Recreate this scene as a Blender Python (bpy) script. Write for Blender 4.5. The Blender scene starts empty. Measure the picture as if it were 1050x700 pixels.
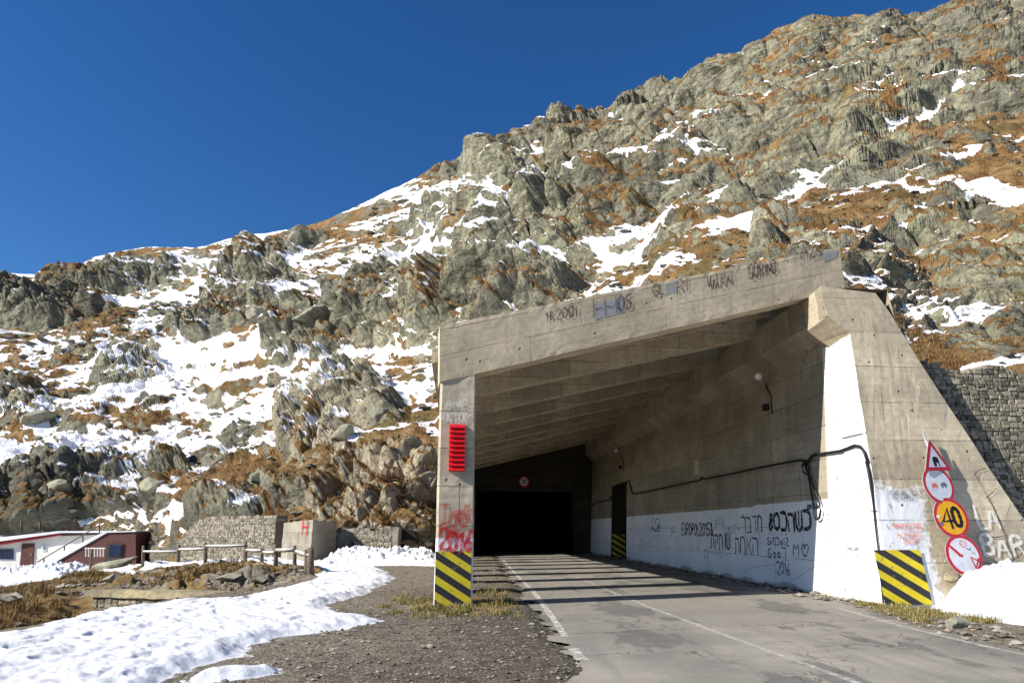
import bpy, bmesh, math, random
import numpy as np
from mathutils import Vector, Matrix
random.seed(7); rng = np.random.default_rng(11)
scene = bpy.context.scene
COL = scene.collection
R = math.radians
# ------------------------------------------------------------------ camera (1.5 m above the gravel lot, tilted up)
F = 700.0; TILT = math.atan(193/700.0); H = 1.5
CT, ST = math.cos(TILT), math.sin(TILT)
cd = bpy.data.cameras.new('camera'); cam = bpy.data.objects.new('camera', cd); COL.objects.link(cam)
cd.sensor_width = 36; cd.lens = 24.0; cd.clip_start = .1; cd.clip_end = 9000
cam.location = (0, 0, H); cam.rotation_euler = (math.pi/2 + TILT, 0, 0)
scene.camera = cam
def ray(px, py):
    u = (px-525)/F; v = (350-py)/F
    return Vector((u, CT - v*ST, ST + v*CT))
def at(px, py, Y):
    d = ray(px, py); return Vector((0, 0, H)) + d*(Y/d.y)
def on_ground(px, py, z=0.0):
    d = ray(px, py); return Vector((0, 0, H)) + d*((z-H)/d.z)
def on_plane(px, py, p0, n):
    o = Vector((0, 0, H)); d = ray(px, py); k = (Vector(p0)-o).dot(n)/d.dot(n); return o + d*k
def project(x, y, z):
    z = z-H; dep = y*CT + z*ST; up = -y*ST + z*CT
    return 525 + F*x/dep, 350 - F*up/dep
# ------------------------------------------------------------------ numpy noise
def hsh(ix, iy, iz, seed):
    h = (ix.astype(np.uint32)*np.uint32(374761393)) ^ (iy.astype(np.uint32)*np.uint32(668265263)) ^ (iz.astype(np.uint32)*np.uint32(2147483647)) ^ np.uint32((seed*974711+12345) & 0xffffffff)
    h = (h ^ (h >> np.uint32(13)))*np.uint32(1274126177)
    h = (h ^ (h >> np.uint32(15)))*np.uint32(2246822519)
    h = h ^ (h >> np.uint32(14))
    return h.astype(np.float32)*np.float32(1/4294967296.0)
def vn(p, seed=0):
    """value noise in [-1,1], p is (n,3)"""
    f = np.floor(p); i = f.astype(np.int64); t = (p-f).astype(np.float32); t = t*t*t*(t*(t*6-15)+10)
    x, y, z = i[:, 0], i[:, 1], i[:, 2]; a, b, c = t[:, 0], t[:, 1], t[:, 2]
    def l(u, v, w): return u+(v-u)*w
    r = l(l(l(hsh(x,y,z,seed), hsh(x+1,y,z,seed), a), l(hsh(x,y+1,z,seed), hsh(x+1,y+1,z,seed), a), b),
          l(l(hsh(x,y,z+1,seed), hsh(x+1,y,z+1,seed), a), l(hsh(x,y+1,z+1,seed), hsh(x+1,y+1,z+1,seed), a), b), c)
    return r*2-1
def fbm(p, seed=0, o=4):
    r = 0; a = 1; s = 0
    for k in range(o):
        r = r + a*vn(p*(2.03**k)+k*17.3, seed+k); s += a; a *= .5
    return r/s
def facet(p, seed):
    """piecewise planar blocks: each Voronoi cell a tilted plane of its own; returns height, edge distance, cell value"""
    f = np.floor(p).astype(np.int64); n = len(p)
    b1 = np.full(n, 9., np.float32); b2 = b1.copy(); bi = f.copy(); bd = np.zeros((n, 3), np.float32)
    for dx in (-1, 0, 1):
        for dy in (-1, 0, 1):
            for dz in (-1, 0, 1):
                c = f+np.array((dx, dy, dz))
                x, y, z = c[:, 0], c[:, 1], c[:, 2]
                q = np.stack([p[:, 0]-x-hsh(x,y,z,seed), p[:, 1]-y-hsh(x,y,z,seed+1), p[:, 2]-z-hsh(x,y,z,seed+2)], 1).astype(np.float32)
                d = (q*q).sum(1)
                m = d < b1
                b2 = np.where(m, b1, np.minimum(b2, d)); b1 = np.where(m, d, b1)
                bi[m] = c[m]; bd[m] = q[m]
    x, y, z = bi[:, 0], bi[:, 1], bi[:, 2]
    g = np.stack([hsh(x,y,z,seed+3), hsh(x,y,z,seed+4), hsh(x,y,z,seed+5)], 1)*2-1
    v = hsh(x, y, z, seed+6)
    return (bd*g).sum(1)*1.0 + (v-.5)*.36, np.sqrt(b2)-np.sqrt(b1), v
def hsh3(ix, iy, iz, seed):
    u = (hsh(ix, iy, iz, seed)*np.float32(16777215)).astype(np.uint32)
    return (u & 255)*np.float32(1/255), ((u >> 8) & 255)*np.float32(1/255), ((u >> 16) & 255)*np.float32(1/255)
def blocks(p, seed):
    """continuous faceted relief: the upper envelope of randomly turned wedge-shaped blocks, one per jittered cell"""
    f = np.floor(p).astype(np.int64); n = len(p); best = np.full(n, -9., np.float32); second = best.copy(); val = np.zeros(n, np.float32)
    for dx in (-1, 0, 1):
        for dy in (-1, 0, 1):
            for dz in (-1, 0, 1):
                x, y, z = f[:, 0]+dx, f[:, 1]+dy, f[:, 2]+dz
                a, b, c = hsh3(x, y, z, seed); d, e, g = hsh3(x, y, z, seed+1); k, l, m = hsh3(x, y, z, seed+2)
                qx, qy, qz = (p[:, 0]-x-a).astype(np.float32), (p[:, 1]-y-b).astype(np.float32), (p[:, 2]-z-c).astype(np.float32)
                d = d*2-1; e = e*2-1; g = g*2-1; k = k*2-1; l = l*2-1
                u = qx*d+qy*e+qz*g; v = qx*k+qy*l+qz*(m*2-1); w3 = qx*(e*l)+qy*(g*k)-qz*(d+k)*.6
                h = .42*m-np.maximum(np.maximum(np.abs(u), np.abs(v))*1.35, np.abs(w3)*1.2)-.14*np.sqrt(qx*qx+qy*qy+qz*qz)+.45*u
                mm = h > best; second = np.where(mm, best, np.maximum(second, h)); best = np.where(mm, h, best); val = np.where(mm, a, val)
    return best, best-second, val
def sst(a, b, x):
    t = np.clip((x-a)/(b-a), 0, 1); return t*t*(3-2*t)
# ------------------------------------------------------------------ node helpers
class NT:
    def __init__(s, name, rough=.9, spec=.2):
        s.m = bpy.data.materials.new(name); s.m.use_nodes = True; s.t = s.m.node_tree; s.t.nodes.clear()
        s.o = s.n('ShaderNodeOutputMaterial'); s.b = s.n('ShaderNodeBsdfPrincipled')
        s.b.inputs['Roughness'].default_value = rough; s.b.inputs['Specular IOR Level'].default_value = spec
        s.l(s.b.outputs[0], s.o.inputs[0]); s._c = {}
    def n(s, k, **kw):
        x = s.t.nodes.new(k)
        for a, b in kw.items(): setattr(x, a, b)
        return x
    def l(s, a, b): s.t.links.new(a, b)
    def put(s, i, v):
        if isinstance(v, (int, float)):
            try: i.default_value = v
            except Exception: i.default_value = (v, v, v)
        elif isinstance(v, tuple): i.default_value = v if len(v) == 4 or i.type == 'VECTOR' else (*v, 1)
        else: s.l(v, i)
    def pos(s):
        if 'p' not in s._c: s._c['p'] = s.n('ShaderNodeNewGeometry').outputs['Position']
        return s._c['p']
    def obj(s):
        if 'o' not in s._c: s._c['o'] = s.n('ShaderNodeTexCoord').outputs['Object']
        return s._c['o']
    def uv(s):
        if 'u' not in s._c: s._c['u'] = s.n('ShaderNodeTexCoord').outputs['UV']
        return s._c['u']
    def scalev(s, v, sc):
        x = s.n('ShaderNodeMapping'); s.l(v, x.inputs[0]); x.inputs['Scale'].default_value = sc; return x.outputs[0]
    def xyz(s, v): return s.n_out(s.sep(v))
    def sep(s, v):
        x = s.n('ShaderNodeSeparateXYZ'); s.l(v, x.inputs[0]); return x.outputs
    def noise(s, v, sc, det=5, ro=.55, dist=0):
        x = s.n('ShaderNodeTexNoise'); s.l(v, x.inputs['Vector']); x.inputs['Scale'].default_value = sc
        x.inputs['Detail'].default_value = det; x.inputs['Roughness'].default_value = ro; x.inputs['Distortion'].default_value = dist
        return x.outputs['Fac']
    def voro(s, v, sc, feat='F1', out='Distance', rnd=1):
        x = s.n('ShaderNodeTexVoronoi', feature=feat); s.l(v, x.inputs['Vector']); x.inputs['Scale'].default_value = sc
        x.inputs['Randomness'].default_value = rnd
        return x.outputs[out]
    def math(s, op, a, b=0., c=None):
        x = s.n('ShaderNodeMath', operation=op); s.put(x.inputs[0], a); s.put(x.inputs[1], b)
        if c is not None: s.put(x.inputs[2], c)
        return x.outputs[0]
    def step(s, v, a, b, lo=0., hi=1.):
        x = s.n('ShaderNodeMapRange', interpolation_type='SMOOTHSTEP'); s.put(x.inputs[0], v)
        for i, k in zip((1, 2, 3, 4), (a, b, lo, hi)): s.put(x.inputs[i], k)
        return x.outputs[0]
    def mix(s, f, a, b, mode='MIX'):
        x = s.n('ShaderNodeMix', data_type='RGBA', blend_type=mode); s.put(x.inputs[0], f); s.put(x.inputs[6], a); s.put(x.inputs[7], b)
        return x.outputs[2]
    def attr(s, nm):
        return s.n('ShaderNodeAttribute', attribute_name=nm).outputs
    def bump(s, h, st=.5, d=.02):
        x = s.n('ShaderNodeBump'); s.put(x.inputs['Height'], h); x.inputs['Strength'].default_value = st; x.inputs['Distance'].default_value = d
        s.l(x.outputs[0], s.b.inputs['Normal']); return x
    def col(s, c): s.put(s.b.inputs['Base Color'], c); return s.m
def plain(name, c, rough=.6, vary=.12, sc=6, metal=0, spec=.3):
    t = NT(name, rough, spec); t.b.inputs['Metallic'].default_value = metal
    n = t.noise(t.obj(), sc, 5)
    k = t.step(n, .3, .7, 1-vary, 1+vary)
    return t.col(t.mix(1.0, (*c, 1), t.n_rgb(k), 'MULTIPLY'))
def n_rgb(s, k):
    x = s.n('ShaderNodeCombineXYZ'); [s.l(k, x.inputs[i]) for i in range(3)]; return x.outputs[0]
NT.n_rgb = n_rgb
# ------------------------------------------------------------------ mesh helpers
def link(name, me, mats, parent=None):
    o = bpy.data.objects.new(name, me); COL.objects.link(o)
    for m in (mats if isinstance(mats, (list, tuple)) else [mats]): me.materials.append(m)
    if parent is not None: o.parent = parent
    return o
def tag(o, label=None, cat=None, group=None, kind=None):
    if label: o['label'] = label
    if cat: o['category'] = cat
    if group: o['group'] = group
    if kind: o['kind'] = kind
    return o
def empty(name, label, cat, loc=(0, 0, 0), rz=0, group=None):
    o = bpy.data.objects.new(name, None); COL.objects.link(o); o.location = loc; o.rotation_euler = (0, 0, rz); o.empty_display_size = .2
    return tag(o, label, cat, group)
def arr_mesh(name, V, Fq, smooth=True):
    me = bpy.data.meshes.new(name); V = np.asarray(V, np.float32); Fq = np.asarray(Fq, np.int32); k = Fq.shape[1]
    me.vertices.add(len(V)); me.vertices.foreach_set('co', V.ravel())
    me.loops.add(Fq.size); me.loops.foreach_set('vertex_index', Fq.ravel())
    me.polygons.add(len(Fq)); me.polygons.foreach_set('loop_start', np.arange(0, Fq.size, k, dtype=np.int32))
    me.polygons.foreach_set('use_smooth', np.full(len(Fq), smooth))
    me.update(calc_edges=True)
    return me
def grid_faces(nu, nv):
    i = np.arange(nu*nv).reshape(nu, nv)
    return np.stack([i[:-1, :-1], i[1:, :-1], i[1:, 1:], i[:-1, 1:]], -1).reshape(-1, 4)
def uv_box(me):
    uvl = me.uv_layers.new(name='UVMap')
    for p in me.polygons:
        n = p.normal; ax = max(range(3), key=lambda i: abs(n[i]))
        for li in p.loop_indices:
            c = me.vertices[me.loops[li].vertex_index].co
            uvl.data[li].uv = (c.y, c.z) if ax == 0 else (c.x, c.z) if ax == 1 else (c.x, c.y)
def bm_obj(name, bm, mats, parent=None, smooth=False, uv=True):
    me = bpy.data.meshes.new(name); bmesh.ops.recalc_face_normals(bm, faces=bm.faces); bm.to_mesh(me); bm.free()
    if smooth:
        for p in me.polygons: p.use_smooth = True
    if uv: uv_box(me)
    return link(name, me, mats, parent)
def add_prism(bm, pts, ext, mat=0):
    """pts: 3D polygon, ext: vector"""
    ext = Vector(ext); a = [bm.verts.new(p) for p in pts]; b = [bm.verts.new(Vector(p)+ext) for p in pts]; n = len(pts)
    fs = [bm.faces.new(a), bm.faces.new(b[::-1])] + [bm.faces.new((a[i], b[i], b[(i+1) % n], a[(i+1) % n])) for i in range(n)]
    for f in fs: f.material_index = mat
    return fs
def add_hex(bm, c8):
    v = [bm.verts.new(p) for p in c8]
    for f in ((0,1,2,3), (7,6,5,4), (0,4,5,1), (1,5,6,2), (2,6,7,3), (3,7,4,0)): bm.faces.new([v[i] for i in f])
def add_box(bm, lo, hi, M=None):
    x0, y0, z0 = lo; x1, y1, z1 = hi
    c = [Vector(p) for p in ((x0,y0,z0),(x1,y0,z0),(x1,y1,z0),(x0,y1,z0),(x0,y0,z1),(x1,y0,z1),(x1,y1,z1),(x0,y1,z1))]
    add_hex(bm, [M @ p for p in c] if M else c)
def add_tube(bm, pts, r, seg=7, caps=True):
    pts = [Vector(p) for p in pts]; rings = []
    for i, p in enumerate(pts):
        d = (pts[min(i+1, len(pts)-1)]-pts[max(i-1, 0)]).normalized()
        a = d.cross(Vector((0, 0, 1)));  a = a if a.length > .05 else d.cross(Vector((1, 0, 0)))
        a.normalize(); b = a.cross(d); rr = r[i] if isinstance(r, (list, tuple)) else r
        rings.append([bm.verts.new(p+(a*math.cos(2*math.pi*k/seg)+b*math.sin(2*math.pi*k/seg))*rr) for k in range(seg)])
    for A, B in zip(rings, rings[1:]):
        for k in range(seg): bm.faces.new((A[k], A[(k+1) % seg], B[(k+1) % seg], B[k]))
    if caps: bm.faces.new(rings[0]); bm.faces.new(rings[-1][::-1])
def roughen(bm, size=.3, amp=.012, seed=1, freq=1.6):
    """cut long edges and push the vertices about so that cast edges are not ruler-straight"""
    for _ in range(7):
        es = [e for e in bm.edges if e.calc_length() > size*1.6]
        if not es: break
        bmesh.ops.subdivide_edges(bm, edges=es, cuts=1, use_grid_fill=True)
    P = np.array([v.co for v in bm.verts])
    D = np.stack([vn(P*freq+9.1*k, seed+k)+.6*vn(P*freq*4+3.3*k, seed+k+5) for k in range(3)], 1)*amp
    for v, d in zip(bm.verts, D): v.co += Vector(d)
# ------------------------------------------------------------------ world, sun
SUN_AZ, SUN_EL = R(68), R(33)          # direction the light travels, measured from +Y towards +X
w = bpy.data.worlds.new('World'); scene.world = w; w.use_nodes = True; nt = w.node_tree
sky = nt.nodes.new('ShaderNodeTexSky'); sky.sky_type = 'NISHITA'; sky.sun_disc = False
sky.sun_elevation = SUN_EL; sky.sun_rotation = SUN_AZ + math.pi
sky.altitude = 2600; sky.air_density = 1.15; sky.dust_density = .5; sky.ozone_density = 3.2
hsv = nt.nodes.new('ShaderNodeHueSaturation'); hsv.inputs['Saturation'].default_value = 1.28; hsv.inputs['Hue'].default_value = .507; hsv.inputs['Value'].default_value = 1.25
bg = nt.nodes['Background']; bg.inputs[1].default_value = .06
nt.links.new(sky.outputs[0], hsv.inputs['Color']); nt.links.new(hsv.outputs[0], bg.inputs[0])
sl = bpy.data.lights.new('sun', 'SUN'); sl.energy = 4.6; sl.angle = R(.5); sl.color = (1, .945, .86)
so = bpy.data.objects.new('sun', sl); COL.objects.link(so)
tr = Vector((math.sin(SUN_AZ)*math.cos(SUN_EL), math.cos(SUN_AZ)*math.cos(SUN_EL), -math.sin(SUN_EL)))
so.rotation_euler = tr.to_track_quat('-Z', 'Y').to_euler(); so.location = (-30, -10, 30)
vs = scene.view_settings; vs.view_transform = 'Standard'; vs.look = 'None'; vs.exposure = 0.85; vs.gamma = 1; vs.use_curve_mapping = False
# ------------------------------------------------------------------ materials
def m_concrete(name, base=(.54, .465, .345), paint=None, joints=(2.4, .9), grime=1.0):
    t = NT(name, .92, .15); p = t.pos(); uv = t.uv()
    n1 = t.noise(p, .7, 8, .62); n2 = t.noise(p, 7, 8, .7); n3 = t.noise(t.scalev(p, (3, 3, .35)), 1.6, 6, .65); n4 = t.noise(p, 60, 3, .6)
    c = t.mix(t.step(n1, .35, .68), tuple(x*.74 for x in base), tuple(min(1, x*1.15) for x in base))
    c = t.mix(t.step(n3, .5, .72, 0, .5*grime), c, tuple(x*.5 for x in base))
    c = t.mix(t.step(n2, .35, .72, 0, .6), c, tuple(x*.58 for x in base))
    c = t.mix(t.step(n4, .42, .7, 0, .25), c, tuple(min(1, x*1.5) for x in base))
    bd = t.noise(t.scalev(uv, (.35, 9, 1)), 1.0, 4, .6); c = t.mix(1, c, t.n_rgb(t.step(bd, .3, .7, .92, 1.06)), 'MULTIPLY')
    bl = t.noise(t.scalev(p, (1, 1, .18)), 2.6, 7, .7); c = t.mix(t.step(bl, .56, .70, 0, .45*grime), c, tuple(x*.42 for x in base))
    hh = t.math('ADD', t.math('MULTIPLY', n2, .6), t.math('MULTIPLY', bd, .3))
    # shuttering joints
    br = t.n('ShaderNodeTexBrick'); br.inputs['Scale'].default_value = 1; br.inputs['Brick Width'].default_value = joints[0]; br.inputs['Row Height'].default_value = joints[1]
    br.inputs['Mortar Size'].default_value = .011; br.inputs['Mortar Smooth'].default_value = .3; br.offset = .37
    wv = t.n('ShaderNodeVectorMath', operation='ADD'); t.l(uv, wv.inputs[0])
    nz = t.n('ShaderNodeTexNoise'); t.l(p, nz.inputs['Vector']); nz.inputs['Scale'].default_value = 1.5; nz.inputs['Detail'].default_value = 6
    sc = t.n('ShaderNodeVectorMath', operation='SCALE'); t.l(nz.outputs['Color'], sc.inputs[0]); sc.inputs['Scale'].default_value = .045
    t.l(sc.outputs[0], wv.inputs[1]); t.l(wv.outputs[0], br.inputs['Vector'])
    jm = t.math('MULTIPLY', br.outputs['Fac'], t.step(t.noise(p, 1.3, 4), .36, .56))
    tint = t.step(br.outputs['Color'], 0, 1, .88, 1.1)
    br.inputs['Color1'].default_value = (0, 0, 0, 1); br.inputs['Color2'].default_value = (1, 1, 1, 1)
    c = t.mix(1, c, t.n_rgb(tint), 'MULTIPLY')
    # bug holes
    vd = t.voro(uv, 3.1); hole = t.math('MULTIPLY', t.step(vd, .06, .115, 1, 0), t.step(t.noise(p, 2.2, 2), .40, .46))
    vd2 = t.voro(uv, 11); hole = t.math('MAXIMUM', hole, t.math('MULTIPLY', t.step(vd2, .06, .12, .8, 0), t.step(t.noise(p, 1.1, 3), .52, .6)))
    if paint:
        pm = paint(t, p, uv, n2, n1)
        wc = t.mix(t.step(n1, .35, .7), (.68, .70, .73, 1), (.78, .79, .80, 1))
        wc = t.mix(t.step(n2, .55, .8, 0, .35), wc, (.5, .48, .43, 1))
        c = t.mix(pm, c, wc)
    c = t.mix(t.math('MULTIPLY', jm, .5), c, (.05, .045, .035, 1))
    c = t.mix(t.math('MULTIPLY', hole, .85), c, (.05, .045, .035, 1))
    hh = t.math('SUBTRACT', hh, t.math('ADD', t.math('MULTIPLY', jm, .9), hole))
    t.bump(hh, .7, .025)
    return t.col(c)
M = {}
M['concrete'] = m_concrete('concrete', joints=(2.9, .62))
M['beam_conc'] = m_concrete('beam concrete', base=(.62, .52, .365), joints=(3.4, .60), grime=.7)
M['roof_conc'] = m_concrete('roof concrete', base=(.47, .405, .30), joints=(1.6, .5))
def wall_paint_and_sun(t, p, uv, n2, n1):
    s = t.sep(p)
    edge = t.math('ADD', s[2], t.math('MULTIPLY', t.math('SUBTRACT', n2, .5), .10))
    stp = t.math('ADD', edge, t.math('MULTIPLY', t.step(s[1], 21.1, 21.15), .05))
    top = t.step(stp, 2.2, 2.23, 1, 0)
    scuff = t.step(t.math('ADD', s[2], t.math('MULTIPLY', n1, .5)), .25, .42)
    sunlit_strip = t.math('MULTIPLY', t.step(t.math('ADD', s[1], t.math('MULTIPLY', s[2], .05)), 17.0, 16.9, 0, .75), t.step(s[2], 5.85, 5.95, 1, 0))  # sunlit look of the wall's front end painted into the colour
    return t.math('MAXIMUM', sunlit_strip, t.math('MULTIPLY', top, t.math('MAXIMUM', scuff, .25)))
M['wall'] = m_concrete('painted wall concrete', base=(.34, .295, .22), paint=wall_paint_and_sun, joints=(2.6, .8))
def wing_paint_and_sun(t, p, uv, n2, n1):
    s = t.sep(uv)   # uv = (along the wing, height)
    nn = t.math('ADD', t.math('MULTIPLY', t.math('SUBTRACT', n2, .5), .9), t.math('MULTIPLY', t.math('SUBTRACT', n1, .5), .5))
    a = t.step(t.math('ADD', s[0], nn), 1.22, 1.36, 1, 0)
    b = t.step(t.math('ADD', s[1], t.math('ADD', nn, t.math('MULTIPLY', s[0], .15))), 2.3, 2.55, 1, 0)
    chips = t.step(t.noise(p, 3.5, 8, .7), .585, .62, 1, .15)
    gm = t.n('ShaderNodeNewGeometry'); sunlit_side = t.math('MULTIPLY', t.step(t.sep(gm.outputs['True Normal'])[0], -.75, -.85), t.step(t.sep(p)[2], 5.85, 5.95, .8, 0))  # slab's side face whitened too, continuing the painted-in sunlight
    return t.math('MAXIMUM', sunlit_side, t.math('MULTIPLY', t.math('MULTIPLY', a, b), chips))
M['wing'] = m_concrete('wing wall concrete', base=(.54, .46, .33), paint=wing_paint_and_sun, joints=(7.0, .86))
def pillar_paint(t, p, uv, n2, n1):
    s = t.sep(p); return t.math('MULTIPLY', t.step(t.math('ADD', s[2], t.math('MULTIPLY', n2, .08)), 1.36, 1.39, 1, 0), t.step(s[1], 15.2, 15.3, 1, 0))
M['pillar'] = m_concrete('pillar concrete', paint=pillar_paint, joints=(2.9, .8))
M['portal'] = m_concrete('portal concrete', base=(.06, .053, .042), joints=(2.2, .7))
M['bore'] = plain('darkened tunnel lining', (.010, .0095, .0085), .95, .3, 2, spec=.05)  # near-black colour puts the unlit depth of the tunnel into its lining
M['ruin_conc'] = m_concrete('ruin concrete', base=(.34, .31, .25), joints=(5, 1.4))
def m_rock(name, tone=(1, 1, 1)):
    t = NT(name, .95, .1); p = t.pos()
    n1 = t.noise(p, .8, 8, .65); n2 = t.noise(p, 6, 8, .7)
    c = t.mix(t.step(n1, .35, .65), (.17*tone[0], .16*tone[1], .135*tone[2]), (.33*tone[0], .325*tone[1], .235*tone[2]))
    c = t.mix(t.step(n2, .45, .75, 0, .75), c, (.07, .066, .06, 1))
    c = t.mix(t.step(t.noise(p, 2.6, 6, .7), .56, .66, 0, .7), c, (.33, .34, .2, 1))
    t.bump(n2, .8, .06); return t.col(c)
M['rock'] = m_rock('boulder rock'); M['pale_rock'] = m_rock('pale boulder rock', (1.3, 1.28, 1.2)); M['tan_stone'] = m_rock('tan stone', (1.35, 1.2, 1.0))
def m_stones(name, a, b, dark):
    t = NT(name, .95, .1); p = t.pos(); r = t.attr('stone')[2]
    c = t.mix(r, a, b); n2 = t.noise(p, 9, 7, .7)
    c = t.mix(t.step(n2, .42, .75, 0, .7), c, dark); t.bump(n2, .6, .03); return t.col(c)
M['wall_stone'] = m_stones('dry stone', (.11, .10, .078), (.36, .32, .235), (.045, .04, .034))
M['grey_stone'] = m_stones('mortared stone', (.15, .135, .105), (.37, .33, .26), (.09, .08, .062))
M['mount_stone'] = m_stones('mountain stone', (.10, .094, .08), (.30, .28, .21), (.06, .055, .05))
M['gravel_stone'] = m_stones('gravel stone', (.10, .088, .068), (.40, .36, .30), (.08, .07, .055))
def m_snow():
    t = NT('snow', .6, .25); p = t.pos(); n = t.noise(p, 9, 6, .6); n2 = t.noise(p, 60, 3, .6)
    c = t.mix(t.step(t.noise(p, .9, 5), .62, .8, 0, .5), (.72, .73, .75, 1), (.58, .56, .52, 1))
    t.b.inputs['Subsurface Weight'].default_value = 0
    t.bump(t.math('ADD', n, t.math('MULTIPLY', n2, .4)), .5, .03); return t.col(c)
M['snow'] = m_snow()
def m_mountain():
    t = NT('mountainside', .95, .08); p = t.pos(); A = t.attr('matA'); s = t.n('ShaderNodeSeparateColor'); t.l(A['Color'], s.inputs[0])
    snow, grass, tone = s.outputs; B = t.attr('matB'); s2 = t.n('ShaderNodeSeparateColor'); t.l(B['Color'], s2.inputs[0]); tan, green, dark = s2.outputs
    n0 = t.noise(p, .12, 6, .6); n1 = t.noise(p, .9, 7, .7); n2 = t.noise(p, 4, 6, .7)
    rock = t.mix(tone, (.098, .094, .077, 1), (.33, .315, .225, 1))
    lic = t.math('MULTIPLY', green, t.step(n1, .38, .6))
    rock = t.mix(t.math('MULTIPLY', lic, .85), rock, (.41, .40, .235, 1))
    rock = t.mix(t.step(n0, .5, .62, 0, .35), rock, (.10, .094, .084, 1))
    rock = t.mix(t.math('MULTIPLY', tan, t.step(n2, .3, .6, .55, 1)), rock, (.42, .35, .25, 1))
    n4 = t.noise(p, .28, 6, .7); rock = t.mix(t.step(n4, .44, .58, 0, .62), rock, (.085, .08, .064, 1)); rock = t.mix(t.step(t.noise(t.scalev(p, (.5, .5, 2.2)), .5, 7, .75), .54, .66, 0, .6), rock, (.47, .44, .31, 1))
    rock = t.mix(t.step(n2, .5, .66, 0, .75), rock, (.05, .047, .042, 1))
    rock = t.mix(t.math('MULTIPLY', dark, .75), rock, (.06, .055, .048, 1))
    g = t.mix(t.step(n1, .35, .65), (.105, .056, .024, 1), (.215, .125, .052, 1)); g = t.mix(t.step(t.noise(p, .33, 5), .45, .62, 0, .75), g, (.29, .20, .095, 1))
    g = t.mix(t.step(n0, .52, .62, 0, .75), g, (.115, .095, .04, 1))
    g = t.mix(t.step(n2, .5, .7, 0, .55), g, (.06, .042, .018, 1))
    gf = t.step(t.math('ADD', grass, t.math('MULTIPLY', t.math('SUBTRACT', n2, .5), .7)), .42, .58)
    c = t.mix(gf, rock, g)
    sf = t.step(t.math('ADD', snow, t.math('MULTIPLY', t.math('SUBTRACT', n2, .5), .35)), .46, .54)
    c = t.mix(sf, c, (.80, .805, .82, 1))
    wv = t.n('ShaderNodeVectorMath', operation='ADD'); nz = t.n('ShaderNodeTexNoise'); t.l(p, nz.inputs['Vector']); nz.inputs['Scale'].default_value = .5; nz.inputs['Detail'].default_value = 6
    sv = t.n('ShaderNodeVectorMath', operation='SCALE'); t.l(nz.outputs['Color'], sv.inputs[0]); sv.inputs['Scale'].default_value = 1.6; t.l(p, wv.inputs[0]); t.l(sv.outputs[0], wv.inputs[1])
    wq = t.scalev(wv.outputs[0], (1, 1, 1.5)); h = 0
    for sc, am in ((.15, 3.4), (.55, 1.0)):
        vx = t.n('ShaderNodeTexVoronoi', feature='F1', distance='CHEBYCHEV'); t.l(wq, vx.inputs['Vector']); vx.inputs['Scale'].default_value = sc
        cell = t.sep(vx.outputs['Color'])[0]
        h = t.math('ADD', h, t.math('MULTIPLY', t.math('ADD', t.math('MULTIPLY', vx.outputs['Distance'], -.9), t.math('MULTIPLY', cell, .4)), am))
    h = t.math('ADD', h, t.math('ADD', t.math('MULTIPLY', n2, .22), t.math('MULTIPLY', n1, .45)))
    soft = t.math('MULTIPLY', t.math('ADD', n2, n1), .3)
    hm = t.n('ShaderNodeMix', data_type='FLOAT'); t.put(hm.inputs[0], t.math('MAXIMUM', gf, sf)); t.put(hm.inputs[2], h); t.put(hm.inputs[3], soft)
    b = t.bump(hm.outputs[0], .75, .8)
    return t.col(c)
M['mountain'] = m_mountain()
def m_ground():
    t = NT('ground', .96, .1); p = t.pos(); A = t.attr('matA'); s = t.n('ShaderNodeSeparateColor'); t.l(A['Color'], s.inputs[0]); grassy, damp, snow = s.outputs
    n0 = t.noise(p, .5, 6, .6); n1 = t.noise(p, 4, 7, .7); n2 = t.noise(p, 26, 6, .75); st = t.voro(p, 24, 'F1', 'Color'); sv = t.sep(st)[0]
    c = t.mix(t.step(n1, .3, .7), (.115, .094, .067, 1), (.235, .198, .148, 1))
    c = t.mix(t.step(sv, .72, .95, 0, .8), c, (.33, .30, .25, 1))
    c = t.mix(t.step(n2, .45, .7, 0, .6), c, (.09, .08, .062, 1))
    c = t.mix(t.math('MULTIPLY', damp, t.step(n1, .25, .6, 1, .55)), c, (.052, .044, .033, 1))
    g = t.mix(t.step(n1, .35, .65), (.13, .08, .032, 1), (.25, .17, .075, 1)); g = t.mix(t.step(n2, .5, .7, 0, .6), g, (.06, .045, .02, 1))
    c = t.mix(t.step(t.math('ADD', grassy, t.math('MULTIPLY', t.math('SUBTRACT', n1, .5), .9)), .42, .58), c, g)
    c = t.mix(t.step(t.math('ADD', snow, t.math('MULTIPLY', t.math('SUBTRACT', n1, .5), .5)), .48, .52), c, (.80, .805, .82, 1))
    t.bump(t.math('ADD', t.math('MULTIPLY', n2, .6), t.math('MULTIPLY', t.voro(p, 24), -.5)), .9, .03); return t.col(c)
M['ground'] = m_ground()
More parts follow.
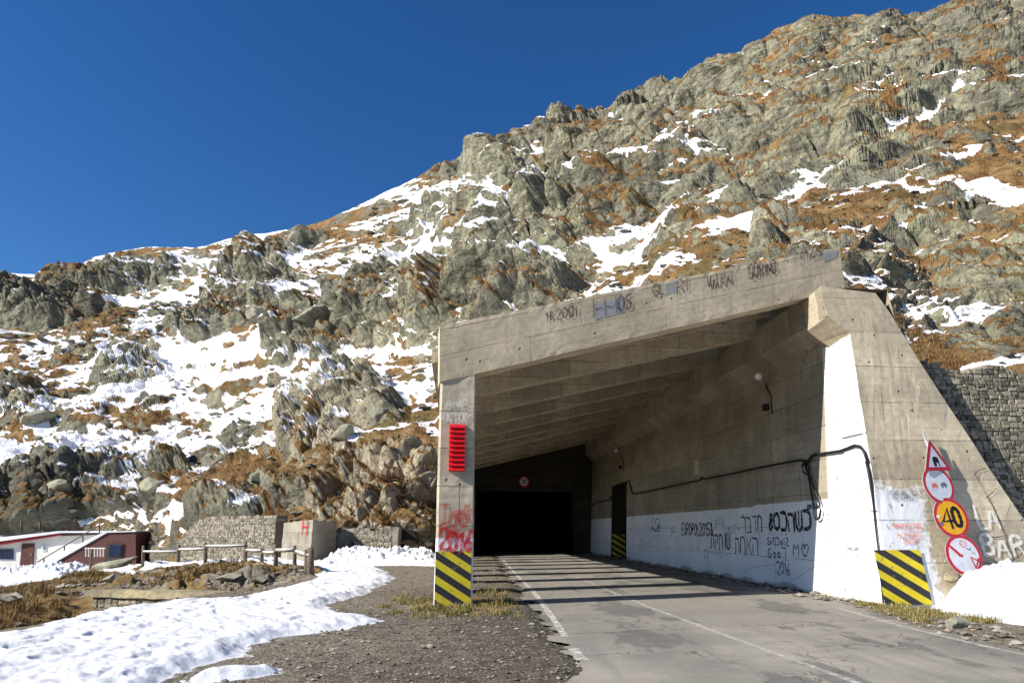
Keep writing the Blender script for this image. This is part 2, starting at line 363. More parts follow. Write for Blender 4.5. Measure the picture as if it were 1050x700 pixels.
def m_asphalt():
    t = NT('asphalt', .9, .2); p = t.pos(); x, y, z = t.sep(p)
    n0 = t.noise(p, .35, 6, .6); n1 = t.noise(p, 2.2, 7, .65); n2 = t.noise(p, 30, 5, .7); n3 = t.noise(t.scalev(p, (1.6, .12, 1)), 1.3, 5, .6)
    c = t.mix(t.step(n0, .35, .65), (.205, .19, .162, 1), (.34, .312, .26, 1))
    c = t.mix(t.step(n3, .48, .7, 0, .5), c, (.185, .172, .15, 1))
    # newer, darker surfacing starts past a ragged seam
    seam = t.math('ADD', y, t.math('ADD', t.math('MULTIPLY', n1, 1.2), t.math('MULTIPLY', x, -.32)))
    new = t.step(seam, 11.3, 11.38)
    c = t.mix(t.math('MULTIPLY', new, .6), c, (.225, .21, .18, 1))
    pv = t.step(t.noise(t.scalev(p, (.6, .2, 1)), 1.1, 5, .6), .535, .575)
    c = t.mix(t.math('MULTIPLY', pv, .62), c, (.10, .096, .088, 1))
    c = t.mix(t.step(n1, .55, .75, 0, .35), c, (.44, .40, .33, 1))
    c = t.mix(t.step(n2, .45, .7, 0, .45), c, (.10, .095, .085, 1))
    wp = t.n('ShaderNodeVectorMath', operation='ADD'); t.l(p, wp.inputs[0]); nz = t.n('ShaderNodeTexNoise'); t.l(p, nz.inputs['Vector']); nz.inputs['Scale'].default_value = 1.2; nz.inputs['Detail'].default_value = 7
    t.l(nz.outputs['Color'], wp.inputs[1])
    cr = t.step(t.voro(wp.outputs[0], .55, 'DISTANCE_TO_EDGE'), .004, .016, 1, 0)
    cr2 = t.math('MULTIPLY', t.step(t.voro(wp.outputs[0], 2.6, 'DISTANCE_TO_EDGE'), .01, .04, 1, 0), t.step(t.noise(p, .45, 3), .52, .6))
    crk = t.math('MAXIMUM', t.math('MULTIPLY', cr, t.step(t.noise(p, .3, 2), .54, .62)), cr2)
    sline = t.math('MULTIPLY', t.step(t.math('ABSOLUTE', t.math('SUBTRACT', seam, 11.33)), .01, .05, 1, 0), t.step(n1, .4, .5))
    crk = t.math('MAXIMUM', crk, sline)
    c = t.mix(t.math('MULTIPLY', crk, .5), c, (.06, .032, .028, 1))
    t.bump(t.math('SUBTRACT', t.math('MULTIPLY', n2, .5), crk), .5, .015); return t.col(c)
M['asphalt'] = m_asphalt()
def m_worn(name, c, under, wear=.55, sc=6, rough=.75, soft=.06):
    t = NT(name, rough, .25); p = t.pos(); n = t.noise(p, sc, 8, .72); n2 = t.noise(p, sc*.3, 4)
    cc = t.mix(t.step(n2, .3, .7), tuple(x*.82 for x in c), c)
    cc = t.mix(t.step(n, wear, wear+soft), cc, under); return t.col(cc)
def m_spray(name, c, fac=.9, sc=14, thr=.55):
    """thin paint: lets the wall below show where it has worn away"""
    t = NT(name, .8, .2); p = t.pos(); n = t.noise(p, sc, 6, .7)
    tr_ = t.n('ShaderNodeBsdfTransparent'); mx = t.n('ShaderNodeMixShader')
    t.put(mx.inputs[0], t.step(n, thr-.1, thr+.1, fac, fac*.3)); t.l(tr_.outputs[0], mx.inputs[1]); t.l(t.b.outputs[0], mx.inputs[2]); t.l(mx.outputs[0], t.o.inputs[0])
    return t.col((*c, 1))
M['line'] = m_worn('road line paint', (.66, .64, .58), (.30, .275, .235), .44, 9)
M['line_faint'] = m_spray('worn road line', (.68, .65, .58), .8, 7, .44)
M['yellow'] = m_worn('hazard yellow', (.72, .58, .03), (.22, .18, .10), .585, 7)
M['black'] = m_worn('hazard black', (.035, .035, .04), (.20, .175, .12), .60, 7)
M['spray_black'] = m_spray('black spray', (.012, .012, .016), .95)
M['spray_faint'] = m_spray('faded black spray', (.04, .04, .05), .5, 14, .5)
M['spray_blue'] = m_spray('blue spray', (.06, .16, .42), .7, 14, .5)
M['spray_bluefaint'] = m_spray('faded blue spray', (.12, .22, .42), .5, 14, .48)
M['spray_red'] = m_spray('red spray', (.52, .015, .03), .9, 20, .56)
M['spray_redfaint'] = m_spray('faded red spray', (.50, .03, .03), .62, 30, .5)
M['spray_orange'] = m_spray('faded orange stencil', (.75, .16, .08), .6, 30, .5)
M['spray_white'] = m_spray('white chalk paint', (.78, .76, .72), .5, 18, .52)
M['spray_white2'] = m_spray('white wall paint', (.82, .80, .76), .7, 14, .58)
M['beam_ink'] = m_spray('weathered dark paint', (.035, .035, .04), .75, 16, .54)
M['patch_grey'] = m_spray('grey cover-up paint', (.36, .37, .40), .75, 9, .56)
M['red_panel'] = plain('red enamel', (.60, .012, .018), .35, .15, 9, spec=.5)
M['sign_white'] = plain('sign white', (.66, .68, .71), .45, .08, 8)
M['sign_red'] = plain('sign red', (.55, .02, .035), .4, .15, 9)
M['sign_yellow'] = plain('sign yellow', (.80, .40, .015), .45, .06, 8)
M['sign_black'] = plain('sign black', (.012, .012, .014), .5)
M['sign_back'] = plain('galvanised steel', (.42, .43, .44), .45, .1, 20, metal=.6)
M['sign_orange'] = plain('faded red symbol', (.72, .17, .10), .5)
M['sign_grey'] = plain('grey symbol', (.16, .17, .19), .5)
M['cable'] = plain('black cable', (.012, .012, .013), .55)
M['lamp_metal'] = plain('lamp metal', (.35, .35, .34), .5, .2, 30)
M['lamp_glass'] = plain('lamp glass', (.72, .74, .74), .2, .06, 30, spec=.6)
M['wood'] = m_worn('weathered wood', (.17, .135, .10), (.07, .055, .04), .5, 14)
M['white_wash'] = plain('limewashed wall', (.74, .71, .64), .9, .08, 1.2)
M['hut_red'] = m_worn('red boards', (.12, .05, .045), (.08, .035, .03), .55, 3)
M['fascia_red'] = plain('red fascia', (.26, .025, .03), .6)
M['door_brown'] = plain('brown door', (.10, .035, .025), .6, .2, 3)
M['glass'] = plain('dark window glass', (.012, .025, .06), .12, .1, 2, spec=.6)
M['dark'] = plain('hole shade', (.02, .018, .016), .9)
M['pipe'] = plain('dark pipe', (.05, .035, .03), .6)
M['twig'] = plain('dry twig', (.13, .065, .03), .9, .3, 8)
def m_blade(name, a, b):
    t = NT(name, .85, .1); r = t.attr('stone')[2]; return t.col(t.mix(r, a, b))
M['dry_grass'] = m_blade('dry grass', (.11, .065, .025), (.36, .25, .11))
M['yellow_grass'] = m_blade('yellow grass', (.07, .075, .02), (.40, .32, .13))
# ------------------------------------------------------------------ ground: one sheet to the horizon, with the dip on the left
GC = [(0,0,0),(3,3,0),(-3,3,0),(6,8,0),(-4,10,0),(0,20,0),(6,20,0),(5,40,0),(0,40,0),(-4,28,-.05),(-7.4,9,0),(-7.9,13,0),(-7.6,17,-.05),(-6.3,22,-.1),(10,14,.1),(14,12,.2),(16,20,.4),
      (-9.3,12.5,-.55),(-10.2,16,-1.0),(-9.8,20,-.9),(-9,22,-.55),(-12,14,-1.5),(-14,18,-1.9),(-18,14,-2.2),(-24,14,-3),(-12,6,-1),(-20,5,-3),(-40,10,-8),(-60,25,-10),(20,0,.2),(0,-20,0),(30,-20,1),(-30,-25,-3)]
def gpx(px, py, Y): GC.append(tuple(at(px, py, Y)))
for a in ((60,628,24),(0,612,34),(60,604,36),(0,587,56),(-60,590,56),(100,586,50),(140,586,43),(110,607,25.6),(170,607,24.6),(235,608,23.4),(150,594,32),(200,592,29),(300,596,24.5),(250,581,35),
          (183,579,42.5),(211,580,40),(252,577,38),(145,580,44.5),(318,595,24.8),(250,578,41),(330,578,36),(390,578,36),(440,582,31),(60,581,60),(0,581,64),(120,580,56),(100,578,66),(-200,600,60)): gpx(*a)
for px_, Y_, z_ in ((90,24.4,-2.0),(110,23.4,-1.85),(140,21.5,-1.75),(170,22.6,-1.55),(205,22.2,-1.25),(228,21.6,-.95)): q_ = at(px_, 600, Y_); GC.append((q_.x, q_.y, z_))
GC += [(x, 90, -2) for x in (-90, -50, -10, 30)] + [(30, 40, 1), (30, 20, .8)]
GC = np.array(GC, float)
def tps_fit(C, lam=.02):
    P = C[:, :2]; n = len(P); d = np.linalg.norm(P[:, None]-P[None], axis=2); K = np.where(d > 0, d*d*np.log(d+1e-9), 0)*1e-2 + np.eye(n)*lam
    A = np.block([[K, np.c_[np.ones(n), P]], [np.c_[np.ones(n), P].T, np.zeros((3, 3))]])
    return np.linalg.solve(A, np.r_[C[:, 2], 0, 0, 0])
GW = tps_fit(GC)
def gz0(x, y):
    x = np.asarray(x, float); y = np.asarray(y, float); r = GW[-3]+GW[-2]*x+GW[-1]*y
    for (cx, cy, _), wt in zip(GC, GW[:-3]):
        d2 = (x-cx)**2+(y-cy)**2; r = r + wt*1e-2*.5*d2*np.log(d2+1e-9)
    far = np.hypot(x, y); k = sst(60, 140, far)
    r = np.clip(r, -12, 3)*(1-k) + (-9)*k
    lot = sst(-8.3, -6.8, x+.12*np.clip(y-18, -9, 9)*-1)      # the lot and the road are level
    lot = lot*sst(46, 34, y+0*x)*sst(-30, -12, y)*sst(13, 10, x)
    return r*(1-lot)
# road edges in plan (x at y)
ROAD_L = [(-12,.2),(0,-.15),(4,.0),(5.5,.05),(6.6,.1),(7.4,.4),(8.2,.75),(9.2,.80),(10.2,.62),(11.5,.55),(13,.5),(15,.45),(18.6,.2),(24,-.1),(30,-.45),(38,-.75),(46,-1.3),(120,-7)]
ROAD_R = [(-12,8.6),(4,7.3),(8,6.75),(10,6.55),(12,6.55),(14,6.85),(16.5,7.15),(18,7.1),(22,6.75),(28,6.25),(36,5.55),(46,4.75),(120,-1)]
def ed(T, y): return np.interp(y, [a for a, b in T], [b for a, b in T])
# axes of the gallery
AXA = R(-4.57); AX = Vector((math.sin(AXA), math.cos(AXA), 0)); TT = Vector((AX.y, -AX.x, 0))
FRA = R(80.5); FD = Vector((math.sin(FRA), math.cos(FRA), 0))      # direction of the front
O = Vector((-.80, 14.75, 0))                                        # inner front foot of the first pillar
def gp(t, a, z):        # gallery frame: t across along the front line, a along the road
    return O + FD*(t/FD.dot(TT)) + AX*a + Vector((0, 0, z))
def in_poly_sd(x, y, poly):
    """signed distance, positive inside"""
    P = np.asarray(poly, float); d = np.full(x.shape, 1e9); ins = np.zeros(x.shape, bool); n = len(P)
    for i in range(n):
        ax, ay = P[i]; bx, by = P[(i+1) % n]; ex, ey = bx-ax, by-ay
        t = np.clip(((x-ax)*ex+(y-ay)*ey)/(ex*ex+ey*ey+1e-12), 0, 1)
        d = np.minimum(d, (x-ax-t*ex)**2+(y-ay-t*ey)**2)
        c = ((ay > y) != (by > y)) & (x < ex*(y-ay)/(ey+1e-12)+ax); ins ^= c
    return np.where(ins, 1, -1)*np.sqrt(d)
def gpoly(pts): return [tuple(on_ground(*p)[:2]) for p in pts]
def ground_detail(x, y):
    P = np.stack([x, y, 0*x], 1)
    lot = sst(-8.6, -7.2, x)
    rough_ = np.where(x < -7.5, 1, .14)
    left = sst(-7, -9.5, x-.25*np.clip(y-17, 0, 14)*.55)
    d = .035*fbm(P*.5, 3, 4) + .012*vn(P*6, 5)*(1-lot*.3)
    d = d + left*(.22*fbm(P*.45, 8, 5) + .10*vn(P*1.7, 9))
    inroad = sst(-.25, .1, x-ed(ROAD_L, y))*sst(-.1, .25, ed(ROAD_R, y)-x)*sst(-14, -10, y)
    d = d*(1-inroad) - .05*inroad
    return d, left, inroad
def gz(x, y):
    x = np.atleast_1d(np.asarray(x, float)); y = np.atleast_1d(np.asarray(y, float))
    return gz0(x, y)+ground_detail(x, y)[0]
def gzs(x, y): return float(gz(x, y)[0])
azs = np.r_[np.linspace(-180, -50, 60), np.linspace(-49.5, -37, 60), np.linspace(-36.9, 38, 900), np.linspace(38.5, 180, 90)]
rad = np.r_[0.05, np.geomspace(1, 3.2, 12), np.geomspace(3.3, 80, 620), np.geomspace(84, 6000, 30)]
AA, RR = np.meshgrid(np.radians(azs), rad, indexing='ij')
gx, gy = (np.sin(AA)*RR).ravel(), (np.cos(AA)*RR).ravel()
dd, left, inroad = ground_detail(gx, gy)
gzv = gz0(gx, gy)+dd
# sharp blocks in the scree below the fence
scree = in_poly_sd(gx, gy, [tuple(at(*p)[:2]) for p in ((118,606,26),(150,588,38),(250,582,36),(310,585,28),(318,598,24.5),(240,608,23.6))])
P3 = np.stack([gx, gy, gzv], 1); bank_ = in_poly_sd(gx, gy, [tuple(at(*p)[:2]) for p in ((-40,640,18),(60,622,24),(118,606,26),(150,588,38),(60,598,40),(-40,600,44))])
scree = np.maximum(scree, np.where(bank_ > 0, np.minimum(bank_, 1)*1.6*sst(-.1, .25, fbm(P3*.3, 43, 3))-1.0, -9))
m = scree > -1.5
fh, fe, fv = facet(P3[m]*1.1, 41); fh2, _, fv2 = facet(P3[m]*2.6, 45)
gzv[m] += sst(-1.2, .6, scree[m])*(.26*fh+.13*fh2+.02)
yard = in_poly_sd(gx, gy, [tuple(at(*p)[:2]) for p in ((-60,600,50),(20,598,46),(75,588,46),(140,590,42),(135,578,66),(-60,578,66))])
me = arr_mesh('ground', np.stack([gx, gy, gzv], 1), grid_faces(len(azs), len(rad)))
nG = fbm(P3*.35, 21, 4)
grassy = np.clip(left*1.1*sst(-.35, .1, nG+.1)*np.where(scree > 0, .55+.5*nG, 1), 0, 1)
pil = np.hypot(gx+1.0, (gy-15.2)*.55); grassy = np.maximum(grassy, sst(1.7, .5, pil)*.8)
damp_d = np.minimum(np.abs(gx-ed(ROAD_L, gy)+.55), 9); damp = sst(3.6, .2, damp_d+1.2*fbm(P3*.8, 31, 3))*sst(24, 17, gy)*sst(3, 5, gy)
ca = me.color_attributes.new('matA', 'FLOAT_COLOR', 'POINT')
ys = np.clip(sst(-.6, .5, yard + 1.2*fbm(P3*.4, 77, 3)), 0, 1)
ca.data.foreach_set('color', np.stack([grassy, damp, ys*.95, np.ones_like(damp)], 1).astype(np.float32).ravel())
ground = tag(link('ground', me, M['ground']), kind='structure')
# ------------------------------------------------------------------ road and its painted lines
def strip(name, ys, xl, xr, z, mat, parent=None, nx=2):
    ys = np.asarray(ys); xl = np.asarray(xl); xr = np.asarray(xr); k = np.linspace(0, 1, nx)
    X = xl[:, None]*(1-k)+xr[:, None]*k; Y = np.repeat(ys[:, None], nx, 1)
    V = np.stack([X, Y, np.full_like(X, z)], -1).reshape(-1, 3)
    return link(name, arr_mesh(name, V, grid_faces(len(ys), nx)), mat, parent)
ys = np.r_[np.linspace(-12, 4, 60), np.arange(4.04, 50, .04), np.linspace(50.5, 118, 60)]
Py = np.stack([0*ys, ys, 0*ys], 1)
ragL = .16*fbm(Py*1.4, 51, 5)*2 + .05*vn(Py*6, 52); ragR = .10*fbm(Py*1.2, 55, 4)*2
road = tag(strip('road', ys, ed(ROAD_L, ys)+ragL, ed(ROAD_R, ys)+ragR, .0, M['asphalt'], nx=24), kind='structure')
def line(name, pts, wd, mat, wob=.012):
    yy = np.arange(pts[0][0], pts[-1][0], .08); xx = np.interp(yy, [p[0] for p in pts], [p[1] for p in pts])
    q = np.stack([0*yy, yy, 0*yy], 1)
    return strip(name, yy, xx-wd/2+wob*vn(q*5, 61), xx+wd/2+wob*vn(q*5, 62), .004, mat, road)
line('edge_line', [(8.85,.84),(9.75,.80)], .15, M['line'])
line('edge_line', [(10.7,.78),(15,.66),(18.6,.52),(26,.1),(38,-.5)], .12, M['line'])
line('centre_line', [(5,3.75),(7.6,3.52),(10,3.24),(13,2.93)], .10, M['line_faint'])
line('centre_line', [(13.0,2.93),(14.7,2.76),(19,2.45),(24,2.15)], .08, M['line_faint'])
line('edge_line', [(6,6.75),(8,6.5),(10,6.32),(12,6.3),(14.5,6.5)], .10, M['line_faint'])
# ------------------------------------------------------------------ mountain
NET = {
 -250:[(560,95),(510,108),(450,160),(400,225),(360,300),(325,390),(300,500)],
 -100:[(552,80),(502,90),(440,140),(388,200),(345,275),(310,350),(287,450)],
 0:[(556,71),(505,79),(445,122),(388,180),(343,255),(308,335),(281,425)],
 60:[(558,70),(500,79),(440,120),(378,178),(335,250),(300,325),(281,405)],
 100:[(560,69),(497,79),(432,118),(370,175),(325,245),(290,315),(263,385)],
 150:[(570,63),(512,69),(440,106),(378,160),(322,225),(286,295),(255,362)],
 200:[(576,47),(520,54),(450,92),(384,142),(325,202),(285,268),(252,335)],
 300:[(580,42),(508,47),(432,76),(366,116),(312,165),(270,222),(234,285)],
 400:[(585,40.5),(482,44),(415,63),(350,96),(295,140),(245,190),(195,252)],
 460:[(585,42),(480,45),(400,60),(330,88),(270,126),(214,176),(170,238)],
 500:[(560,49),(430,51),(345,63),(290,89),(235,126),(185,171),(161,230)],
 560:[(500,50),(400,52),(320,62),(265,86),(215,121),(166,166),(128,225)],
 610:[(470,50),(370,52),(305,58),(252,80),(202,114),(153,160),(113,218)],
 700:[(400,34),(335,36),(283,42),(230,61),(180,95),(130,140),(96,204)],
 800:[(340,24.5),(295,26.5),(262,33),(218,51),(160,86),(95,130),(53,188)],
 870:[(350,21.5),(302,23.5),(256,30),(205,47),(145,80),(80,125),(40,178)],
 950:[(400,20.5),(345,23),(285,29.5),(215,40),(150,70),(80,113),(27,172)],
 1050:[(405,19.5),(342,22),(280,27.5),(205,36),(145,64),(60,108),(-10,168)],
 1150:[(410,18.5),(340,21),(280,26.5),(200,34),(130,62),(40,105),(-44,168)],
 1400:[(420,16),(340,19),(270,24.5),(190,32),(110,60),(0,110),(-130,178)]}
pxs = sorted(NET); K = []
for c in pxs:
    row = [np.array(at(c, py, Y)) for py, Y in NET[c]]
    f0 = row[0].copy(); f0[2] -= 9; top = row[-1].copy(); d = top[:2]/np.linalg.norm(top[:2])
    b1 = top.copy(); b1[:2] += d*25; b1[2] -= 12; b2 = top.copy(); b2[:2] += d*90; b2[2] -= 70
    K.append([f0]+row+[b1, b2])
K = np.array(K)      # columns x rows x 3
def cr(P, t):
    n = P.shape[0]; i = np.clip(np.floor(t).astype(int), 0, n-2); f = (t-i)
    p0, p1, p2, p3 = P[np.maximum(i-1, 0)], P[i], P[i+1], P[np.minimum(i+2, n-1)]
    f = f.reshape((-1,)+(1,)*(P.ndim-1))
    return .5*((2*p1)+(p2-p0)*f+(2*p0-5*p1+4*p2-p3)*f*f+(3*p1-p0-3*p2+p3)*f**3)
pxu = np.r_[np.linspace(-250, -30, 90), np.arange(-29, 1080, .85), np.linspace(1082, 1400, 110)]
tu = np.interp(pxu, pxs, np.arange(len(pxs)))
rv = np.r_[np.linspace(0, 1, 12)[:-1], np.linspace(1, 7, 640), np.linspace(7, 9, 40)[1:]]
K2 = cr(K, tu); BP = cr(K2.transpose(1, 0, 2), rv).transpose(1, 0, 2)     # nu x nv x 3
nu, nv = BP.shape[:2]
du = np.gradient(BP, axis=0); dv = np.gradient(BP, axis=1); NB = np.cross(du, dv); NB /= np.linalg.norm(NB, axis=2, keepdims=True)+1e-9
if NB[..., 1].mean() > 0: NB = -NB
P = BP.reshape(-1, 3).copy(); NB = NB.reshape(-1, 3); Yd = np.maximum(P[:, 1], 5); spc = Yd/726*1.15
SX, SY = project(P[:, 0], P[:, 1], P[:, 2])            # where the authored control net lies: used only to lay out the landforms below
RVf = np.broadcast_to(rv[None, :], (nu, nv)).ravel()
def blob(L, wob=0):
    r = np.zeros(len(P)); wx = SX+wob*wob1; wy = SY+wob*wob2
    for cx, cy, rx, ry, an, wt in L:
        ca_, sa_ = math.cos(R(an)), math.sin(R(an)); u = ((wx-cx)*ca_-(wy-cy)*sa_)/rx; v = ((wx-cx)*sa_+(wy-cy)*ca_)/ry
        r += wt*np.exp(-(u*u+v*v)**1.5)
    return r
PS = P/Yd[:, None]**.75*2.2      # features grow with distance a little more slowly than the view shrinks them
wob1 = fbm(P*.06, 91, 4); wob2 = fbm(P*.06, 95, 4)
big = fbm(P*.022, 101, 4); mid = fbm(PS*.5, 105, 5)
# rockiness: outcrops and cliffs (px, py, half-width, half-height, rise angle, weight)
ROCK = [(25,290,50,14,0,.6),(55,322,75,20,8,1.0),(110,285,55,16,20,.8),(160,280,40,20,15,.7),(60,375,40,10,10,.5),(25,420,45,30,15,.9),(135,385,50,22,8,.9),(210,325,50,18,25,.8),(150,425,60,14,15,.55),
 (60,515,85,26,12,1.2),(150,495,50,22,15,1.1),(265,290,50,20,15,.8),(320,245,60,14,25,.7),(385,300,62,30,18,1.2),(410,330,45,26,0,1.2),(315,355,50,16,10,.9),(245,325,45,14,15,.7),(300,318,30,12,0,.8),
 (330,430,60,30,25,.9),(385,420,40,24,0,.7),(395,520,75,62,0,1.3),(250,528,70,20,15,.8),(300,480,60,18,25,.35),(240,440,55,13,20,.25),
 (460,215,60,24,30,.8),(500,150,70,30,25,1.1),(540,240,70,30,30,1.0),(470,300,60,40,10,1.2),(550,285,55,30,15,1.2),(600,130,80,40,15,1.2),(650,200,90,60,20,1.1),(750,130,110,70,20,1.3),(860,80,120,70,15,1.3),(980,70,130,80,15,1.3),
 (620,310,80,18,15,.4),(760,190,90,40,20,1.0),(850,160,80,40,20,1.0),(960,260,110,55,5,1.4),(1040,260,80,60,0,1.3),(900,330,70,50,10,1.3),(1000,350,80,40,0,1.1),(820,255,60,30,15,.9),(940,185,60,14,15,.5),(1045,320,30,50,0,1.2),(700,240,40,10,20,.2),(720,262,70,12,17,-.5),(900,215,70,14,14,-.5),(1000,195,70,12,12,-.5)]
rock = blob(ROCK, 10)
rk = np.clip(sst(.32, .75, rock + .38*mid + .22*big + .05*np.where(SX > 480, 1, 0)), 0, 1)
rk = np.maximum(rk, .42*sst(.0, .35, fbm(PS*1.3, 131, 4)))
SNOW = [(585,318,40,7,18,.8),(680,283,45,6,15,.8),(650,256,45,6,22,.8),(740,213,30,5,20,.7),(480,262,40,8,15,.8),(530,262,34,6,30,.8),(590,170,22,5,20,.7),(660,160,25,5,10,.7),(700,190,28,5,15,.7),(870,175,30,5,25,.7),(800,215,40,5,25,.8),(960,120,30,4,25,.6),(885,240,20,4,10,.5),(520,190,30,5,15,.6),(760,120,18,4,20,.6),(980,170,50,5,20,.7),(450,240,50,9,25,.6),(110,288,110,26,15,-.5),(25,325,80,34,5,-.4),(300,240,60,14,20,-.3),(430,180,60,14,30,-.2),(60,520,100,24,10,-.4),(60,465,110,42,10,.7),(30,360,60,14,8,.3),(150,355,110,24,10,.55),(150,410,70,12,10,.6),(230,300,80,12,22,.45),(200,375,80,22,5,.5),(270,400,110,45,12,.75),(250,275,60,10,20,.4),(330,375,70,20,10,.6),(430,250,55,24,25,.75),(445,195,60,14,8,.8),(420,380,40,40,0,.6),(360,330,30,8,0,.1),
 (500,235,60,10,25,.4),(600,202,12,8,-30,.7),(702,119,14,6,10,.7),(552,155,13,6,-25,.9),(600,266,55,6,20,.6),(690,228,60,8,20,.6),(755,238,50,10,20,.8),(825,200,35,7,25,.9),(925,135,40,5,30,.8),(1010,155,50,6,18,.7),(1015,200,50,11,-8,1.0),(1020,92,40,4,15,.6),(720,152,24,3,5,.5),(640,245,40,8,25,.5),(885,292,26,10,-5,.8),(1000,328,30,8,18,1.0),(960,225,60,5,22,.6),(640,285,50,7,18,.45),(560,325,30,6,15,.4),(480,185,30,8,0,.5),(630,120,14,6,-20,.6),(905,100,14,5,40,.7),(1030,372,40,5,12,.8),(580,250,9,18,-40,.35)]
sn = blob(SNOW, 5)
rk = rk*(1-.38*sst(360, 500, SX)*(1-sst(-.18, .22, fbm(PS*.22, 135, 3))))
rk = rk*(1-.62*np.clip(sst(380, 480, SX)*sn*1.2, 0, 1))
D = 0.16*0
D = np.zeros(len(P))
fade = sst(1.0, 1.7, RVf) + 0
kx = sst(450, 530, SX); fade = kx*sst(1.2, 2.4, RVf)+(1-kx)*np.maximum(fade, .75)*np.where(RVf > .5, 1, .3)
for lam, sd in ((70, 1), (34, 2), (16, 3), (8, 4), (4, 5), (2, 6), (1, 7)):
    wl = sst(2.2, 5, lam/spc)*sst(.55, .22, lam/Yd)
    mk = wl > .01
    D[mk] += (wl*(.055+.035*rk)*lam*vn(P/lam+sd*5.1, 200+sd))[mk]
# rock ledges: steps in height, warped
dirH = NB.copy(); dirH[:, 2] *= .25; dirH /= np.linalg.norm(dirH, axis=1, keepdims=True)
L = np.zeros(len(P)); tone = np.full(len(P), .5, np.float32); edge = np.zeros(len(P), np.float32)
for lam, sd in ((26, 1), (13, 2), (6.5, 3), (3.2, 4), (1.6, 5)):
    wl = sst(4, 9, lam/spc)*sst(.24, .10, lam/Yd)
    hgt = (P[:, 2]+D*.5 - .22*P[:, 0]*np.where(SX > 480, .25, .12))/lam + 1.3*fbm(P/lam*.28, 240+sd, 3)
    f = hgt-np.floor(hgt); saw = np.where(f < .68, f/.68, (1-f)/.32)-.5
    L += wl*(.10+.90*rk)*.15*lam*saw
tw = np.zeros(len(P))
for lam, sd in ((62, 8), (30, 1), (15, 2), (7.5, 3), (3.8, 4), (1.9, 5), (.9, 6), (.45, 7)):
    rel = lam/Yd; wl = sst(2.6, 6, lam/spc)*sst(.46, .24, rel)*rk*np.interp(rel, [.02, .05, .12, .2, .32], [.75, .8, .95, .8, .35])*(1-(1-np.interp(rel, [.05, .1], [1, .6]))*sst(500, 360, SX))
    mk = wl > .02
    if mk.sum() < 10: continue
    q = P[mk].copy(); q += .10*lam*np.stack([vn(q/lam*1.3, 300+sd), vn(q/lam*1.3, 310+sd), vn(q/lam*1.3, 320+sd)], 1)
    q[:, 2] *= 1.15; q[:, 0] += .25*q[:, 2]
    fh, fe, fv = blocks(q/lam, 400+sd*10)
    D[mk] += wl[mk]*lam*(np.interp(SX[mk], [700, 850], [.72, .62])*(fh+.22)-.09*sst(.14, 0, fe))
    tone[mk] += ((fv-.5)*.34*np.minimum(wl[mk]*1.5, 1)).astype(np.float32)
    edge[mk] = np.maximum(edge[mk], (sst(.10, .0, fe)*wl[mk]).astype(np.float32))
# hummocks on the snow and grass slopes
for lam, sd in ((5, 1), (2.4, 2), (1.2, 3), (.6, 4)):
    wl = sst(1.6, 4, lam/spc)*sst(.09, .04, lam/Yd)*(1-rk)
    mk = wl > .02
    q = P[mk]/lam; D[mk] += wl[mk]*lam*.24*vn(q, 350+sd)
q = rk*.035*Yd*sst(0, .5, rock-.25)          # outcrops stand proud of the slope
D += q*.35
fade = fade*(1-(.3+.45*sst(500, 360, SX))*sst(5.6, 7, RVf))
P2 = P + NB*(D*fade)[:, None] + dirH*(L*fade)[:, None]
G = P2.reshape(nu, nv, 3)
gu = np.gradient(G, axis=0); gv_ = np.gradient(G, axis=1); N2 = np.cross(gu, gv_); N2 /= np.linalg.norm(N2, axis=2, keepdims=True)+1e-9
if (N2.reshape(-1, 3)*NB).sum() < 0: N2 = -N2
def blur(a, k):
    for ax in (0, 1):
        c = np.cumsum(np.pad(a, [(k+1, k) if i == ax else (0, 0) for i in range(a.ndim)], mode='edge'), axis=ax)
        n = c.shape[ax]; a = (np.take(c, range(2*k+1, n), ax)-np.take(c, range(0, n-2*k-1), ax))/(2*k+1)
    return a
nz1 = blur(N2[..., 2].astype(np.float64), 1).ravel(); nz3 = blur(N2[..., 2].astype(np.float64), 5).ravel()
Dt = (D+L).reshape(nu, nv); conc = ((blur(Dt, 7)-Dt).ravel()/Yd*726/6)
q = P2/Yd[:, None]**.6*3.0; q[:, 2] *= 3.2; an1 = fbm(q*.35, 501, 5); q2 = P2/Yd[:, None]**.6*9; q2[:, 2] *= 2.6; an2 = fbm(q2*.75, 511, 5)
def zs(a): return (a-a.mean())/(a.std()+1e-9)
from statistics import NormalDist
_x = np.linspace(.001, .999, 400); _y = np.array([NormalDist().inv_cdf(v) for v in _x])
def thr(t): return np.interp(1-np.clip(t, .001, .999), _x, _y)
vis = (RVf > 1) & (RVf < 7)
nzr = nz1-blur(blur(nz1.reshape(nu, nv), 30), 30).ravel()
t_sn = np.interp(SX, [380, 480, 620, 1050], [.53, .29, .12, .08]) + np.where(SX < 500, .55, 1.25)*sn
t_sn = t_sn*(1-.66*np.clip(rk*np.clip(1.15-1.1*sn, .12, 1), 0, 1))
t_sn = np.clip(t_sn, .002, .96)*(1-sst(430, 480, SY+.25*(SX-330))*sst(250, 300, SX)*sst(470, 430, SX))
scr = (.75*np.clip(nzr/.13, -2.5, 2.5)+.95*zs(an1)+.65*zs(an2)+.2*np.clip(conc, -2, 2)); scr /= 1.28
snow = sst(-.10, .16, scr-thr(t_sn))*sst(.12, .28, nz1)
